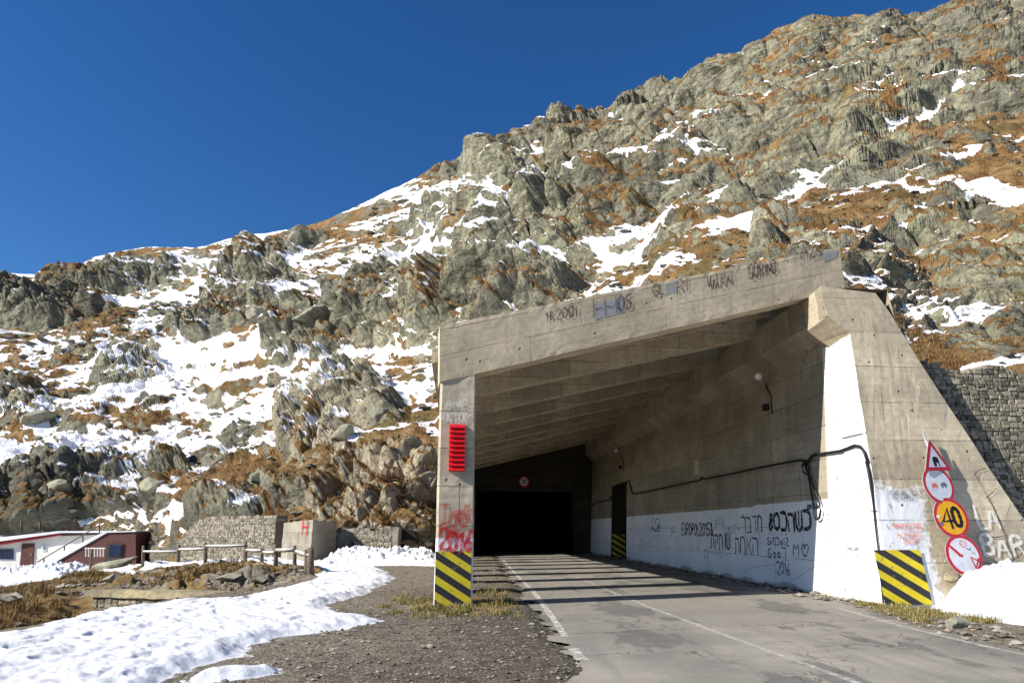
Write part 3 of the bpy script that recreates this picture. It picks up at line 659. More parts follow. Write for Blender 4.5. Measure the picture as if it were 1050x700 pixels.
GR = [(110,280,60,14,15,.4),(30,295,50,14,0,.5),(170,500,60,16,15,.4),(240,500,80,20,20,.5),(420,455,50,16,35,.6),(300,505,40,12,30,.4),(640,180,60,30,25,.45),(700,260,100,20,17,.6),(745,165,40,12,20,.3),(920,200,60,14,14,.5),(930,275,40,9,0,.9),(1000,195,60,10,12,.4),(560,215,40,10,30,.4),(860,230,40,14,10,.5),(390,365,40,10,25,.4),(810,270,50,14,14,.4),(1040,385,20,14,30,.6),(340,410,40,8,30,.3),(220,410,60,8,15,.3),(620,200,50,20,30,.3),(800,170,60,14,20,.3),(900,120,60,12,20,.2)]
gr = blob(GR, 8)
t_gr = np.clip(np.interp(SX, [300, 500, 1050], [.88, .87, .85])*(1-.40*rk) + .45*gr, .02, .97)
gs = .85*np.clip(nzr/.13, -2.5, 2.5)+.5*zs(fbm(PS*1.1, 531, 5))+.7*zs(fbm(PS*4.2, 537, 4)); gs /= 1.2
grass = sst(-.5, .5, gs-thr(t_gr))*sst(.10, .22, nz1)
tan = blob([(395,520,70,60,0,1.2),(330,440,70,40,20,.5),(440,560,30,40,0,.6)], 6)
green = np.clip(.30+.55*blob([(970,260,110,60,0,1),(1045,320,30,60,0,1),(880,150,120,60,10,.7),(560,260,80,60,0,.5),(400,330,50,40,0,.6),(330,430,70,40,0,.6)], 10)+.25*mid, 0, 1)
darkm = np.clip(np.where(SX < 340, .55, .25)*sst(-.1, .5, fbm(PS*.8, 141, 4)) + .9*blob([(60,520,100,26,10,.7),(905,330,60,50,0,.55),(55,330,70,18,8,.5),(880,235,20,25,0,.5),(490,340,20,20,0,.3)], 8)*(.5+.5*mid), 0, 1)
print('NZ', [round(float(np.median(nz1[(abs(SX-c)<60)&(RVf>1.5)&(RVf<6.5)])),2) for c in (50,200,350,500,700,900)], 'snow', [round(float(snow[(abs(SX-c)<60)&(RVf>1.5)&(RVf<6.5)].mean()),2) for c in (50,200,350,500,700,900)])
# the tunnel bore runs through the hill: leave the hillside open inside it
_m = np.array([[FD.x, AX.x], [FD.y, AX.y]]); _q = np.linalg.solve(_m, np.stack([P2[:, 0]-O.x, P2[:, 1]-O.y])); tq, aq = _q[0]*FD.dot(TT), _q[1]
inb = (tq > .6) & (tq < 7.7) & (aq > 30.2) & (aq < 102) & (P2[:, 2] < 4.3)
MF = grid_faces(nu, nv)[:, ::-1]; MF = MF[~inb[MF].any(1)]
me = arr_mesh('mountain', P2, MF, False)
ca = me.color_attributes.new('matA', 'FLOAT_COLOR', 'POINT'); one = np.ones(len(P))
ca.data.foreach_set('color', np.stack([snow, grass, np.clip(tone+.25*mid, 0, 1), one], 1).astype(np.float32).ravel())
cb = me.color_attributes.new('matB', 'FLOAT_COLOR', 'POINT')
cb.data.foreach_set('color', np.stack([np.clip(tan, 0, 1), green, darkm, one], 1).astype(np.float32).ravel())
mountain = tag(link('mountain', me, M['mountain']), kind='structure')
MX, MY = project(P2[:, 0], P2[:, 1], P2[:, 2])
def on_mountain(px, py):
    d = (MX-px)**2+(MY-py)**2; i = np.argsort(d)[:40]; i = i[np.argmin(P2[i, 1])]
    return Vector(P2[i])
# ------------------------------------------------------------------ snow cover and snow banks
def snow_sheet(name, poly, thick, lump, bb, n=(500, 360), label=None, edge=.5, seed=0, base=None, foot=0, wob=.5):
    """poly in plan; bb = (px range, distance range) of the patch grid"""
    a = np.arctan2(np.linspace(bb[0], bb[1], n[0])-525, 726); r = np.geomspace(bb[2], bb[3], n[1])
    A_, R_ = np.meshgrid(a, r, indexing='ij'); x = (np.tan(A_)*R_).ravel(); y = R_.ravel(); p = np.stack([x, y, 0*x], 1)
    sd = in_poly_sd(x, y, poly) + wob*(.6*fbm(p*.9, 700+seed, 4)+.25*fbm(p*3.5, 710+seed, 3))
    g0 = gz(x, y) if base is None else base(x, y)
    t = thick*np.clip(sst(0, edge, sd), 0, 1)**.7*(1+.35*fbm(p*.7, 720+seed, 3))
    h = t + sst(0, edge*.8, sd)*lump*(fbm(p*2.2, 730+seed, 4)*.9 + .5*vn(p*5.5, 735+seed)+.18*vn(p*14, 736+seed))
    if foot:
        f1, fe, fv = facet(np.stack([x*2.4, y*1.9, 0*x], 1), 740+seed)
        pit = sst(.30, .05, 0.45-fe*.9)*(fv > .35); h -= foot*pit*sst(.1, .5, sd)
    z = np.where(sd > -.05, g0+h, g0-.12)
    Fc = grid_faces(*n); keep = (sd[Fc] > -.12).any(1); Fc = Fc[keep]
    u, inv = np.unique(Fc, return_inverse=True); me = arr_mesh(name, np.stack([x, y, z], 1)[u], inv.reshape(-1, 4)[:, ::-1])
    return tag(link(name, me, M['snow']), kind='stuff')
field = gpoly([(-420,760),(60,735),(150,706),(183,690),(232,679),(266,672),(256,661),(292,651),(335,646),(372,640),(384,637),(346,629),(332,621),(372,610),(397,600),(402,591),(396,585),(352,578.5),(330,578.5),(322,596),(245,613.5),(140,622),(70,635),(0,653),(-120,684)])
snow_sheet('snow', field, .13, .045, (-420), (n:=(760, 420)) and None, label=None) if False else None
snow_sheet('snow', field, .11, .036, (-300, 460, 5.5, 38), (860, 560), seed=1, edge=.5, foot=.035, wob=.5)
snow_sheet('snow', gpoly([(186,698),(215,690),(255,687),(287,684),(292,690),(262,695),(225,699),(192,702)]), .10, .03, (120, 340, 6.4, 9), (220, 120), seed=2, edge=.2, wob=.12)
# ploughed heap below the ruined walls
snow_sheet('snow', [tuple(at(*p)[:2]) for p in ((318,574,35.5),(330,577,33),(372,580,31.5),(446,581,31),(462,578,33),(440,570,38.5),(405,568,38.3),(345,565,38.2))], .5, .26, (290, 480, 29, 41), (300, 220), seed=3, edge=1.4, wob=.8)
snow_sheet('snow', [tuple(at(*p)[:2]) for p in ((145,581,43.5),(200,580,40.5),(262,579,37),(330,578,34),(345,572,37),(285,572,41),(190,572,45),(140,577,47))], .14, .06, (120, 370, 32, 49), (300, 160), seed=4, edge=.6, wob=.6)
# bank against the wing wall
snow_sheet('snow', [(8.55,14.75),(8.0,14.0),(8.0,13.0),(8.35,12.0),(8.8,11.0),(10,9.8),(13,9),(17,8.6),(17,15.6),(12,15.4),(9.6,15.0)], .80, .17, (880, 1330, 8, 16.5), (380, 300), seed=5, edge=1.1, wob=.3)
# drifts in the hut yard
snow_sheet('snow', [tuple(at(*p)[:2]) for p in ((-40,592,52),(10,588,53),(40,590,50),(62,586,50),(100,581,54),(62,578,60),(0,578,63),(-40,578,63))], .5, .22, (-60, 120, 45, 66), (260, 160), seed=6, edge=1.5, wob=.8)
# ------------------------------------------------------------------ the gallery
G0 = gp(4, 15, 0); gal = empty('avalanche_gallery', 'concrete avalanche gallery over the road with slanting roof beam, pillar and graffiti wall', 'gallery', (G0.x, G0.y, 0))
def gobj(name, bm, mat, parent=None, **k):
    """mesh built in world coordinates, kept in place under the gallery"""
    o = bm_obj(name, bm, mat, None, **k); o.parent = parent or gal
    bpy.context.view_layer.update() if False else None
    o.matrix_parent_inverse = Matrix.Translation((-G0.x, -G0.y, 0)) if parent is None else Matrix.Identity(4)
    return o
NB_ = 10; BAY = 3.05; LEN = NB_*BAY
def zb(t): return 4.92 + .243*t          # underside of the roof beams
PW, PD = .78, .80
for k in range(NB_):
    bm = bmesh.new(); a0 = k*BAY
    c = lambda t, a, z: gp(t, a, z)
    ch = .05
    prof = [(-PW+ch, a0), (-ch*.6, a0), (0, a0+ch*.6), (0, a0+PD), (-PW, a0+PD), (-PW, a0+ch)]
    add_prism(bm, [c(t, a, -.4) for t, a in prof], (0, 0, 5.3)) if k else None
    if k == 0:
        lo = [bm.verts.new(c(t, a, -.4)) for t, a in prof]; hi = [bm.verts.new(c(t, a, zb(t)-.10+.0*t)) for t, a in prof]
        bm.faces.new(lo[::-1]); bm.faces.new(hi)
        for i in range(6): j = (i+1) % 6; bm.faces.new((lo[i], lo[j], hi[j], hi[i]))
        roughen(bm, .28, .011, 3)
    o = gobj('pillar', bm, M['pillar'])
    if k == 0: PIL = o
# roof beams
for k in range(1, NB_):
    bm = bmesh.new(); a0 = k*BAY
    for (t0, t1) in ((-.82, 8.30),):
        c8 = [gp(t0,a0,zb(t0)), gp(t1,a0,zb(t1)), gp(t1,a0+.45,zb(t1)), gp(t0,a0+.45,zb(t0)), gp(t0,a0,zb(t0)+.5), gp(t1,a0,zb(t1)+.5), gp(t1,a0+.45,zb(t1)+.5), gp(t0,a0+.45,zb(t0)+.5)]
        add_hex(bm, c8)
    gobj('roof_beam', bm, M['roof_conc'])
bm = bmesh.new(); t0, t1, a0, a1 = -1.0, 9.3, .62, LEN+.5
add_hex(bm, [gp(t0,a0,zb(t0)+.503), gp(t1,a0,zb(t1)+.503), gp(t1,a1,zb(t1)+.503), gp(t0,a1,zb(t0)+.503), gp(t0,a0,zb(t0)+.85), gp(t1,a0,zb(t1)+.85), gp(t1,a1,zb(t1)+.85), gp(t0,a1,zb(t0)+.85)])
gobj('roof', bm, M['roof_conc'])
# plank-like precast joists between the beams
bm = bmesh.new()
for k in range(NB_):
    for j in range(1, 3):
        a0 = k*BAY+.45+j*(BAY-.45)/3-.06; t0, t1 = -.8, 8.3
        add_hex(bm, [gp(t0,a0,zb(t0)+.34), gp(t1,a0,zb(t1)+.34), gp(t1,a0+.12,zb(t1)+.34), gp(t0,a0+.12,zb(t0)+.34), gp(t0,a0,zb(t0)+.5), gp(t1,a0,zb(t1)+.5), gp(t1,a0+.12,zb(t1)+.5), gp(t0,a0+.12,zb(t0)+.5)])
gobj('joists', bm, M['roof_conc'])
# front beam
FN = Vector((FD.y, -FD.x, 0))            # outward normal of the front (towards the camera)
def fpt(px, py, off=0): return on_plane(px, py, O+FN*off, FN)
fb = [fpt(451,334,.02), fpt(861,253,.02), fpt(866,296,.02), fpt(491,383,.02), fpt(451,379,.02)]
def cast_slab(name, tl, tr, br, bl, th, nx, ny, amp, seed, mat):
    """a cast member as an even grid of quads with a slightly uneven face; UVs run along its own length"""
    V, W = [], []; tl, tr, br, bl = map(Vector, (tl, tr, br, bl)); L_ = (tr-tl).length; Hh = (tl-bl).length
    us, vs_ = np.linspace(0, 1, nx+1), np.linspace(0, 1, ny+1)
    for dk in (0, 1):
        for u in us:
            for v in vs_: V.append((bl.lerp(br, u)).lerp(tl.lerp(tr, u), v)+th*dk); W.append((u*L_, v*Hh))
    i = lambda k, a, b: k*(nx+1)*(ny+1)+a*(ny+1)+b
    Fq = [(i(0,a,b), i(0,a+1,b), i(0,a+1,b+1), i(0,a,b+1)) for a in range(nx) for b in range(ny)]+[(i(1,a,b), i(1,a,b+1), i(1,a+1,b+1), i(1,a+1,b)) for a in range(nx) for b in range(ny)]
    for a in range(nx): Fq += [(i(0,a,0), i(1,a,0), i(1,a+1,0), i(0,a+1,0)), (i(0,a,ny), i(0,a+1,ny), i(1,a+1,ny), i(1,a,ny))]
    for b in range(ny): Fq += [(i(0,0,b), i(0,0,b+1), i(1,0,b+1), i(1,0,b)), (i(0,nx,b), i(1,nx,b), i(1,nx,b+1), i(0,nx,b+1))]
    A_ = np.array(V); A_ += np.stack([fbm(A_*.9+k*7.7, seed+k, 4) for k in range(3)], 1)*amp
    edge_ = np.array([min(u, 1-u)*L_ < .01 or min(v, 1-v)*Hh < .01 for _ in (0, 1) for u in us for v in vs_])
    A_[edge_] += np.stack([vn(A_[edge_]*6+k*3, seed+9+k) for k in range(3)], 1)*amp*.9
    me = bpy.data.meshes.new(name); me.from_pydata([tuple(p) for p in A_], [], Fq); uvl = me.uv_layers.new(name='UVMap')
    for li, lp in enumerate(me.loops): uvl.data[li].uv = W[lp.vertex_index]
    bm = bmesh.new(); bm.from_mesh(me); bmesh.ops.recalc_face_normals(bm, faces=bm.faces); bm.to_mesh(me); bm.free()
    o = link(name, me, mat, gal); o.matrix_parent_inverse = Matrix.Translation((-G0.x, -G0.y, 0)); return o
fbl = fpt(451, 391.5, .02)
FB = cast_slab('front_beam', fpt(451,334,.02), fpt(861,253,.02), fpt(866,296,.02), fbl, -FN*.60, 70, 8, .012, 9, M['beam_conc'])
# retaining wall: profile (t, z)
WB, BAT = 8.42, .058
def wt(z): return WB+BAT*z
PROF = [(wt(-.3), -.3), (wt(5.97), 5.97), (8.28, 6.38), (8.28, 7.14), (10.0, 7.14), (10.0, -.3)]
WP0 = Vector((7.50, 14.62, 0)); WA = R(84); WD = Vector((math.sin(WA), math.cos(WA), 0)); WBk = Vector((-WD.y, WD.x, 0)); WBk = WBk if WBk.y > 0 else -WBk
WBAT = .125; WU = (Vector((0, 0, 1))+WBk*WBAT).normalized(); WN = WD.cross(WU).normalized(); WN = WN if WN.y < 0 else -WN
def a_on_wing(t, z):
    p = gp(t, 0, z); return (WP0-p).dot(WN)/AX.dot(WN)
A1, A2, ZN, DN = 20.8, 24.4, 3.95, 1.0        # niche
bm = bmesh.new()
def q4(*p): return bm.faces.new([bm.verts.new(x) for x in p])
def skin(i, a_from, a_to, z0=None, z1=None):
    (ta, za), (tb, zb_) = PROF[i], PROF[i+1]
    fa = a_on_wing(ta, za)+.02 if a_from is None else a_from; fb_ = a_on_wing(tb, zb_)+.02 if a_from is None else a_from
    q4(gp(ta, fa, za), gp(tb, fb_, zb_), gp(tb, a_to, zb_), gp(ta, a_to, za))
skin(0, None, A1); skin(0, A2, LEN+.6)
q4(gp(wt(ZN), A1, ZN), gp(wt(5.97), A1, 5.97), gp(wt(5.97), A2, 5.97), gp(wt(ZN), A2, ZN))
nb = wt(0)+DN
bmN = bmesh.new()
def q4n(*p): return bmN.faces.new([bmN.verts.new(x) for x in p])
q4n(gp(nb, A1, -.3), gp(nb, A1, ZN), gp(nb, A2, ZN), gp(nb, A2, -.3))
q4n(gp(wt(-.3), A1, -.3), gp(nb, A1, -.3), gp(nb, A1, ZN), gp(wt(ZN), A1, ZN)); q4n(gp(wt(-.3), A2, -.3), gp(nb, A2, -.3), gp(nb, A2, ZN), gp(wt(ZN), A2, ZN))
q4n(gp(wt(ZN), A1, ZN), gp(nb, A1, ZN), gp(nb, A2, ZN), gp(wt(ZN), A2, ZN))
for i in (1, 2, 3, 4): skin(i, None, LEN+.6)
bmesh.ops.remove_doubles(bm, verts=bm.verts, dist=.001)
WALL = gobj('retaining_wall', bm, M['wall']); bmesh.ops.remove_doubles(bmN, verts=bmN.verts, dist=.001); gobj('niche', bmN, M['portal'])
# wing wall: a battered slab
def wpt(px, py, off=0): return on_plane(px, py, WP0+WN*off, WN)
wedge = [gp(8.28, a_on_wing(8.28, 7.16), 7.16), gp(8.28, a_on_wing(8.28, 6.38), 6.38), gp(wt(5.97), a_on_wing(wt(5.97), 5.97), 5.97), gp(wt(-.3), a_on_wing(wt(-.3), -.3), -.3)]
wp = wedge+[wpt(1110, 640), wpt(1050, 533), wpt(1000, 458), wpt(945, 374), wpt(916, 326), wpt(897, 301)]
bm = bmesh.new(); add_prism(bm, wp, -WN*.9)
bmesh.ops.triangulate(bm, faces=[f for f in bm.faces if len(f.verts) > 4]); roughen(bm, .35, .016, 13)
me = bpy.data.meshes.new('wing_wall'); bmesh.ops.recalc_face_normals(bm, faces=bm.faces); bm.to_mesh(me); bm.free()
uvl = me.uv_layers.new(name='UVMap')
for li, lp in enumerate(me.loops):
    c = me.vertices[lp.vertex_index].co; uvl.data[li].uv = ((c-WP0).dot(WD), c.z)
WING = link('wing_wall', me, M['wing'], gal); WING.matrix_parent_inverse = Matrix.Translation((-G0.x, -G0.y, 0))
# portal wall with the tunnel mouth, and the bore behind
bm = bmesh.new(); a0 = LEN
tl, tr_, zt = .95, 7.35, 3.95
TOPZ = lambda t: zb(t)+.5
def pbox(t0, t1, z0, z1f, a0, a1):
    add_hex(bm, [gp(t0,a0,z0), gp(t1,a0,z0), gp(t1,a1,z0), gp(t0,a1,z0), gp(t0,a0,z1f(t0)), gp(t1,a0,z1f(t1)), gp(t1,a1,z1f(t1)), gp(t0,a1,z1f(t0))])
pbox(-2.5, tl, -.3, TOPZ, a0, a0+.6); pbox(tr_, 9.2, -.3, TOPZ, a0, a0+.6); pbox(tl, tr_, zt, TOPZ, a0, a0+.6)
pbox(tl-.12, tl+.0, -.3, lambda t: zt+.1, a0-.12, a0-.003); pbox(tr_, tr_+.12, -.3, lambda t: zt+.1, a0-.12, a0-.003); pbox(tl-.12, tr_+.12, zt+.103, lambda t: zt+.25, a0-.12, a0-.003)
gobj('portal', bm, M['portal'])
bm = bmesh.new()
pbox(tl-.4, tl-.003, -3, lambda t: zt+.4, a0+.603, a0+70); pbox(tr_+.003, tr_+.4, -3, lambda t: zt+.4, a0+.603, a0+70); pbox(tl-.002, tr_+.002, zt+.003, lambda t: zt+.4, a0+.603, a0+70); pbox(tl-.4, tr_+.4, -3, lambda t: zt+.4, a0+70.01, a0+70.5)
pbox(tl-.002, tr_+.002, -3, lambda t: -.07, a0+.603, a0+70)
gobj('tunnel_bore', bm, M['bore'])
# ------------------------------------------------------------------ writing
FONT = {'A':"00 39 60|13 53",'B':"00 09 39 58 56 35 05|35 53 51 30 00",'C':"58 39 18 06 03 11 30 51",'D':"00 09 39 57 52 30 00",'E':"60 00 09 69|04 44",'F':"00 09 69|05 45",'G':"58 39 18 06 03 11 30 51 54 34",'H':"00 09|60 69|05 65",
'I':"10 19",'J':"01 20 42 49",'K':"00 09|69 04 60",'L':"09 00 50",'M':"00 09 34 69 60",'N':"00 09 60 69",'O':"39 18 06 03 11 30 51 63 66 58 39",'P':"00 09 49 67 55 04",'R':"00 09 49 67 55 04|35 60",'S':"58 39 18 06 35 53 51 30 01",'T':"09 69|39 30",
'U':"09 02 20 40 62 69",'V':"09 30 69",'Y':"09 34 69|34 30",'Z':"09 69 00 60",'0':"39 18 06 03 11 30 51 63 66 58 39",'1':"07 29 20",'2':"07 19 49 67 55 00 60",'3':"08 39 57 35|35 53 40 11",'4':"40 49 03 63",'5':"69 09 05 45 63 51 20 01",'6':"59 36 13 11 30 50 62 54 34 13",
'8':"35 17 39 57 35 13 30 53 35",'9':"65 45 26 28 49 68 65 40",'.':"00 10",'-':"04 44",'&':"60 17 29 47 12 20 40 64",'\u2013':"04 64",
# hebrew
'k':"09 49 67 62 40 00",'h':"09 59 68 60|05 00",'s':"09 02 20 40 62 69|39 33",'x':"39 18 06 03 11 30 51 63 66 58 39",'f':"46 35 27 39 58 56 35 13 20 51 43 35",'d':"09 69|59 50",'b':"09 49 67 61|00 70",'r':"09 49 67 60",'m':"00 07 29 49 67 60 40|09 17",'a':"09 60|69 45|15 00",'t':"00 10 19|19 49 67 60",'v':"29 39 30",'q':"09 59 67 44|16 10",
'o':"35 14 12 30 51 53 35",'y':"06 22|66 22 00",'g':"56 36 14 12 31 52|56 50 20",'i':"15 10",'l':"29 20",'z':"06 56 01 51",'e':"14 53 45 25 13 11 30 51"}
FONT['*'] = "35 48 67 65 30 05 17 28 35"     # heart, drawn on the same grid
def chaikin(p, n=2, closed=False):
    for _ in range(n):
        q = [p[0]]
        for a, b in zip(p, p[1:]): q += [(a[0]*.75+b[0]*.25, a[1]*.75+b[1]*.25), (a[0]*.25+b[0]*.75, a[1]*.25+b[1]*.75)]
        p = q+[p[-1]]
    return p
def letters(s, h, wd=.62, gap=.28, jit=.05, slant=0., soft=1, seed=0):
    """polylines in metres, baseline at y = 0"""
    rs = random.Random(seed+len(s)*7); out = []; x = 0
    for chh in s:
        if chh == ' ': x += h*wd*.8; continue
        sh = rs.uniform(-jit, jit)*h; sc = 1+rs.uniform(-jit, jit)*1.5
        mxw = max(int(t[0]) for pl in FONT[chh].split('|') for t in pl.split())
        for pl in FONT[chh].split('|'):
            p = [((int(t[0])/6+rs.uniform(-jit, jit)*.6)*h*wd*sc, (int(t[1])/9+rs.uniform(-jit, jit)*.6)*h*sc) for t in pl.split()]
            p = chaikin(p, soft) if len(p) > 2 and soft else p
            out.append([(x+a+slant*b, b+sh) for a, b in p])
        x += h*wd*(mxw/6)*sc+h*gap*.75
    return out, x
def ribbons(bm, lines, wd, frame, mat=0, lift=.003, fit=None):
    """frame(u, v, off) -> world point"""
    off = lift
    for ln in lines:
        pts = [Vector((a, b)) for a, b in ln]
        if len(pts) < 2: continue
        L_, R_ = [], []
        for i, p in enumerate(pts):
            d = pts[min(i+1, len(pts)-1)]-pts[max(i-1, 0)]; d = d.normalized() if d.length > 1e-9 else Vector((1, 0)); n = Vector((-d.y, d.x))
            e = d*(wd*.4 if i == len(pts)-1 else -wd*.4 if i == 0 else 0)
            w2 = wd*.5*(.62 if i in (0, len(pts)-1) else 1)*(1+.22*math.sin(i*2.3+off*9000+len(pts)))
            L_.append(bm.verts.new(frame(*(p+n*w2+e), off))); R_.append(bm.verts.new(frame(*(p-n*w2+e), off)))
        for i in range(len(pts)-1):
            f = bm.faces.new((L_[i], L_[i+1], R_[i+1], R_[i])); f.material_index = mat
        off += .0004
def write(name, s, h, wd, frame, mat, parent, wfac=.62, jit=.05, slant=0, width=None, soft=1, seed=0, gap=.28, flip=False):
    ls, W_ = letters(s, h, wfac, gap, jit, slant, soft, seed)
    k = width/W_ if width else 1
    ls = [[(a*k, b) for a, b in l] for l in ls]
    bm = bmesh.new(); ribbons(bm, ls, wd, frame); o = bm_obj(name, bm, mat, parent, uv=False)
    if parent is gal: o.matrix_parent_inverse = Matrix.Translation((-G0.x, -G0.y, 0))
    return o
def draw(name, lines, wd, frame, mat, parent):
    bm = bmesh.new(); ribbons(bm, lines, wd, frame); return bm_obj(name, bm, mat, parent, uv=False)
def plane_frame(p0, U, Vv, N): return lambda u, v, off: p0+U*u+Vv*v+N*off
# -- front beam: lettering follows the slope of the beam
BS = (fpt(861,253)-fpt(451,334)).normalized(); BU = Vector((0, 0, 1))
def bframe(px, py): return plane_frame(fpt(px, py, .035), BS, BU, FN)
for s, px, py, hpx, wpx, wdd in (('18.2001',560,330,10,34,.035),('I\u2013I\u2013IOS.',608,325,16,46,.045),('GL',670,304,12,13,.04),('RI',695,301,14,13,.04),('VALKAI',726,297,13,28,.04),('GORIND',769,286,14,30,.045),('MZS',822,266,9,24,.04)):
    z0 = fpt(px, py); h = (fpt(px, py-hpx)-z0).z; wdt = (fpt(px+wpx, py)-z0).length
    write('graffiti', s, h, wdd, bframe(px, py), M['beam_ink'], FB, width=wdt, seed=px)
def patch(name, pts, mat, parent, off=.02, seed=3):
    bm = bmesh.new(); vs_ = [bm.verts.new(p) for p in pts]; bm.faces.new(vs_)
    return bm_obj(name, bm, mat, parent, uv=False)
patch('paint_patch', [fpt(609,328,.03),fpt(609,311,.03),fpt(640,304,.03),fpt(640,320,.03)], M['patch_grey'], FB)
patch('paint_patch', [fpt(682,303,.03),fpt(682,291,.03),fpt(694,288,.03),fpt(694,300,.03)], M['patch_grey'], FB)
patch('paint_patch', [fpt(843,268,.03),fpt(843,259,.03),fpt(858,256,.03),fpt(858,264,.03)], M['patch_grey'], FB)
# -- first pillar
def ppt(px, py, off=.0): return on_plane(px, py, O+FN*off, FN)
def pframe(px, py): return plane_frame(ppt(px, py, .022), FD, BU, FN)
sc14 = 14.9/726*1.04
for s, px, py, hpx, wpx, mat, wdd in (('ANE',457,418,9,24,'spray_white',.05),('VICTOR',451,432,9,32,'spray_white',.05),('TANI',452,536,16,30,'spray_redfaint',.09),('FAY',452,549,14,28,'spray_redfaint',.085),('2016',450,564,18,33,'spray_red',.075)):
    write('graffiti', s, hpx*sc14, wdd, pframe(px, py), M[mat], PIL, width=wpx*sc14, seed=px, jit=.07, slant=.15 if s == '2016' else 0)
def clip_poly(poly, u0, u1, v0, v1):
    def cl(p, k, lim, sg):
        o = []
        for i in range(len(p)):
            a, b = p[i-1], p[i]; ia, ib = sg*(a[k]-lim) <= 0, sg*(b[k]-lim) <= 0
            if ia != ib:
                t = (lim-a[k])/(b[k]-a[k]); o.append((a[0]+t*(b[0]-a[0]), a[1]+t*(b[1]-a[1])))
            if ib: o.append(b)
        return o
    for k, lim, sg in ((0, u0, -1), (0, u1, 1), (1, v0, -1), (1, v1, 1)):
        poly = cl(poly, k, lim, sg)
        if len(poly) < 3: return []
    return poly
def hazard(parent, frame, w_, h_, slope, n, lift=.004):
    bm = bmesh.new(); f = bm.faces.new([bm.verts.new(frame(u, v, lift)) for u, v in ((0,0),(w_,0),(w_,h_),(0,h_))])
    per = (h_+slope*w_)/n
    for i in range(n+1):
        v0 = i*per+.02; pl = clip_poly([(0, v0), (w_, v0-slope*w_), (w_, v0-slope*w_+per*.5), (0, v0+per*.5)], 0, w_, 0, h_)
        if pl: f = bm.faces.new([bm.verts.new(frame(u, v, lift+.002)) for u, v in pl]); f.material_index = 1
    return bm_obj('hazard_marking', bm, [M['yellow'], M['black']], parent, uv=False)
hz0 = O-FD*(PW-.005)
hazard(PIL, plane_frame(Vector((hz0.x, hz0.y, -.02)), FD, BU, FN), PW-.045, 1.1, .62, 5, .018)
# -- long wall: graffiti on the painted part
WT_UP = (Vector((0, 0, 1))+TT*BAT).normalized(); WNI = AX.cross(WT_UP).normalized(); WNI = WNI if WNI.x < 0 else -WNI
WREF = gp(wt(0), 0, 0)
def lpt(px, py, off=0): return on_plane(px, py, WREF+WNI*off, WNI)
def lframe(px, py): return plane_frame(lpt(px, py), -AX, WT_UP, WNI)
def lwrite(s, x0, x1, ybase, ytop, mat, wdd, seed=0, jit=.05, soft=1):
    p = lpt(x0, ybase); h = (lpt(x0, ytop)-p).length; wdt = (lpt(x1, ybase)-p).dot(-AX)
    write('graffiti', s, h, wdd, lframe(x0, ybase), M[mat], WALL, width=wdt, jit=jit, seed=seed, soft=soft)
for a in (('fxkhsk',788,834,543,527,'spray_black',.105),('rbdm',761,783,545,530,'spray_black',.065),('tqtvs',729,750,562,548,'spray_black',.075),('tmah',754,779,567,551,'spray_black',.055),('EUROPOL2015&',699,732,548,537,'spray_black',.07),
          ('SymboliZ',787,810,558,551,'spray_black',.04),('Good',788,808,571,561,'spray_black',.045),('M',814,821,570,557,'spray_black',.04),('*',822,832,571,555,'spray_black',.04),('2016',797,811,588,576,'spray_black',.04),
          ('ANATI',652,666,549,537,'spray_faint',.05),('DANI',656,668,563,553,'spray_faint',.05),('*',669,679,564,545,'spray_faint',.04),('*',667.5,679,545,528,'spray_blue',.06),('ALBI',667.5,679,544,538,'spray_blue',.09),('IR',687,694,551,540,'spray_faint',.06),
          ('*',840,858,567,527,'spray_bluefaint',.035),('AZONIS',842,859,539,532,'spray_bluefaint',.035),('LAURA',843,857,552,543,'spray_bluefaint',.035),('AVA',733,744,541,530,'spray_faint',.05),('LALE\u2013',743,760,546,538,'spray_faint',.05),('O',722,727,572,563,'spray_faint',.05),
          ('VALE\u2013\u2013',729,748,569,564,'spray_faint',.03),('GSM ALBA',828,841,521.5,517.5,'spray_black',.035)):
    lwrite(*a, seed=int(a[1])) if all(ch in FONT or ch == ' ' for ch in a[0]) else lwrite(a[0].upper(), *a[1:], seed=int(a[1]))
draw('crack_line', [[tuple(((lpt(x, y)-WREF).dot(-AX), (lpt(x, y)-WREF).dot(WT_UP))) for x, y in l] for l in (((759,589),(772,581),(790,579),(800,576),(812,573)),((806,598),(818,592),(826,586),(838,579),(846,577),(850,574)),((848,573),(853,571),(857,572)))], .02, plane_frame(WREF, -AX, WT_UP, WNI), M['spray_faint'], WALL)
patch('paint_patch', [lpt(868,564.5,.004), lpt(868,560.5,.004), lpt(885,560,.004), lpt(885,564.5,.004)], M['spray_faint'], WALL)
hzp = gp(nb, A2, 0)
hazard(WALL, plane_frame(gp(wt(0)+.1, A2, 0), TT, BU, -AX), .75, 1.25, .6, 5, .004)
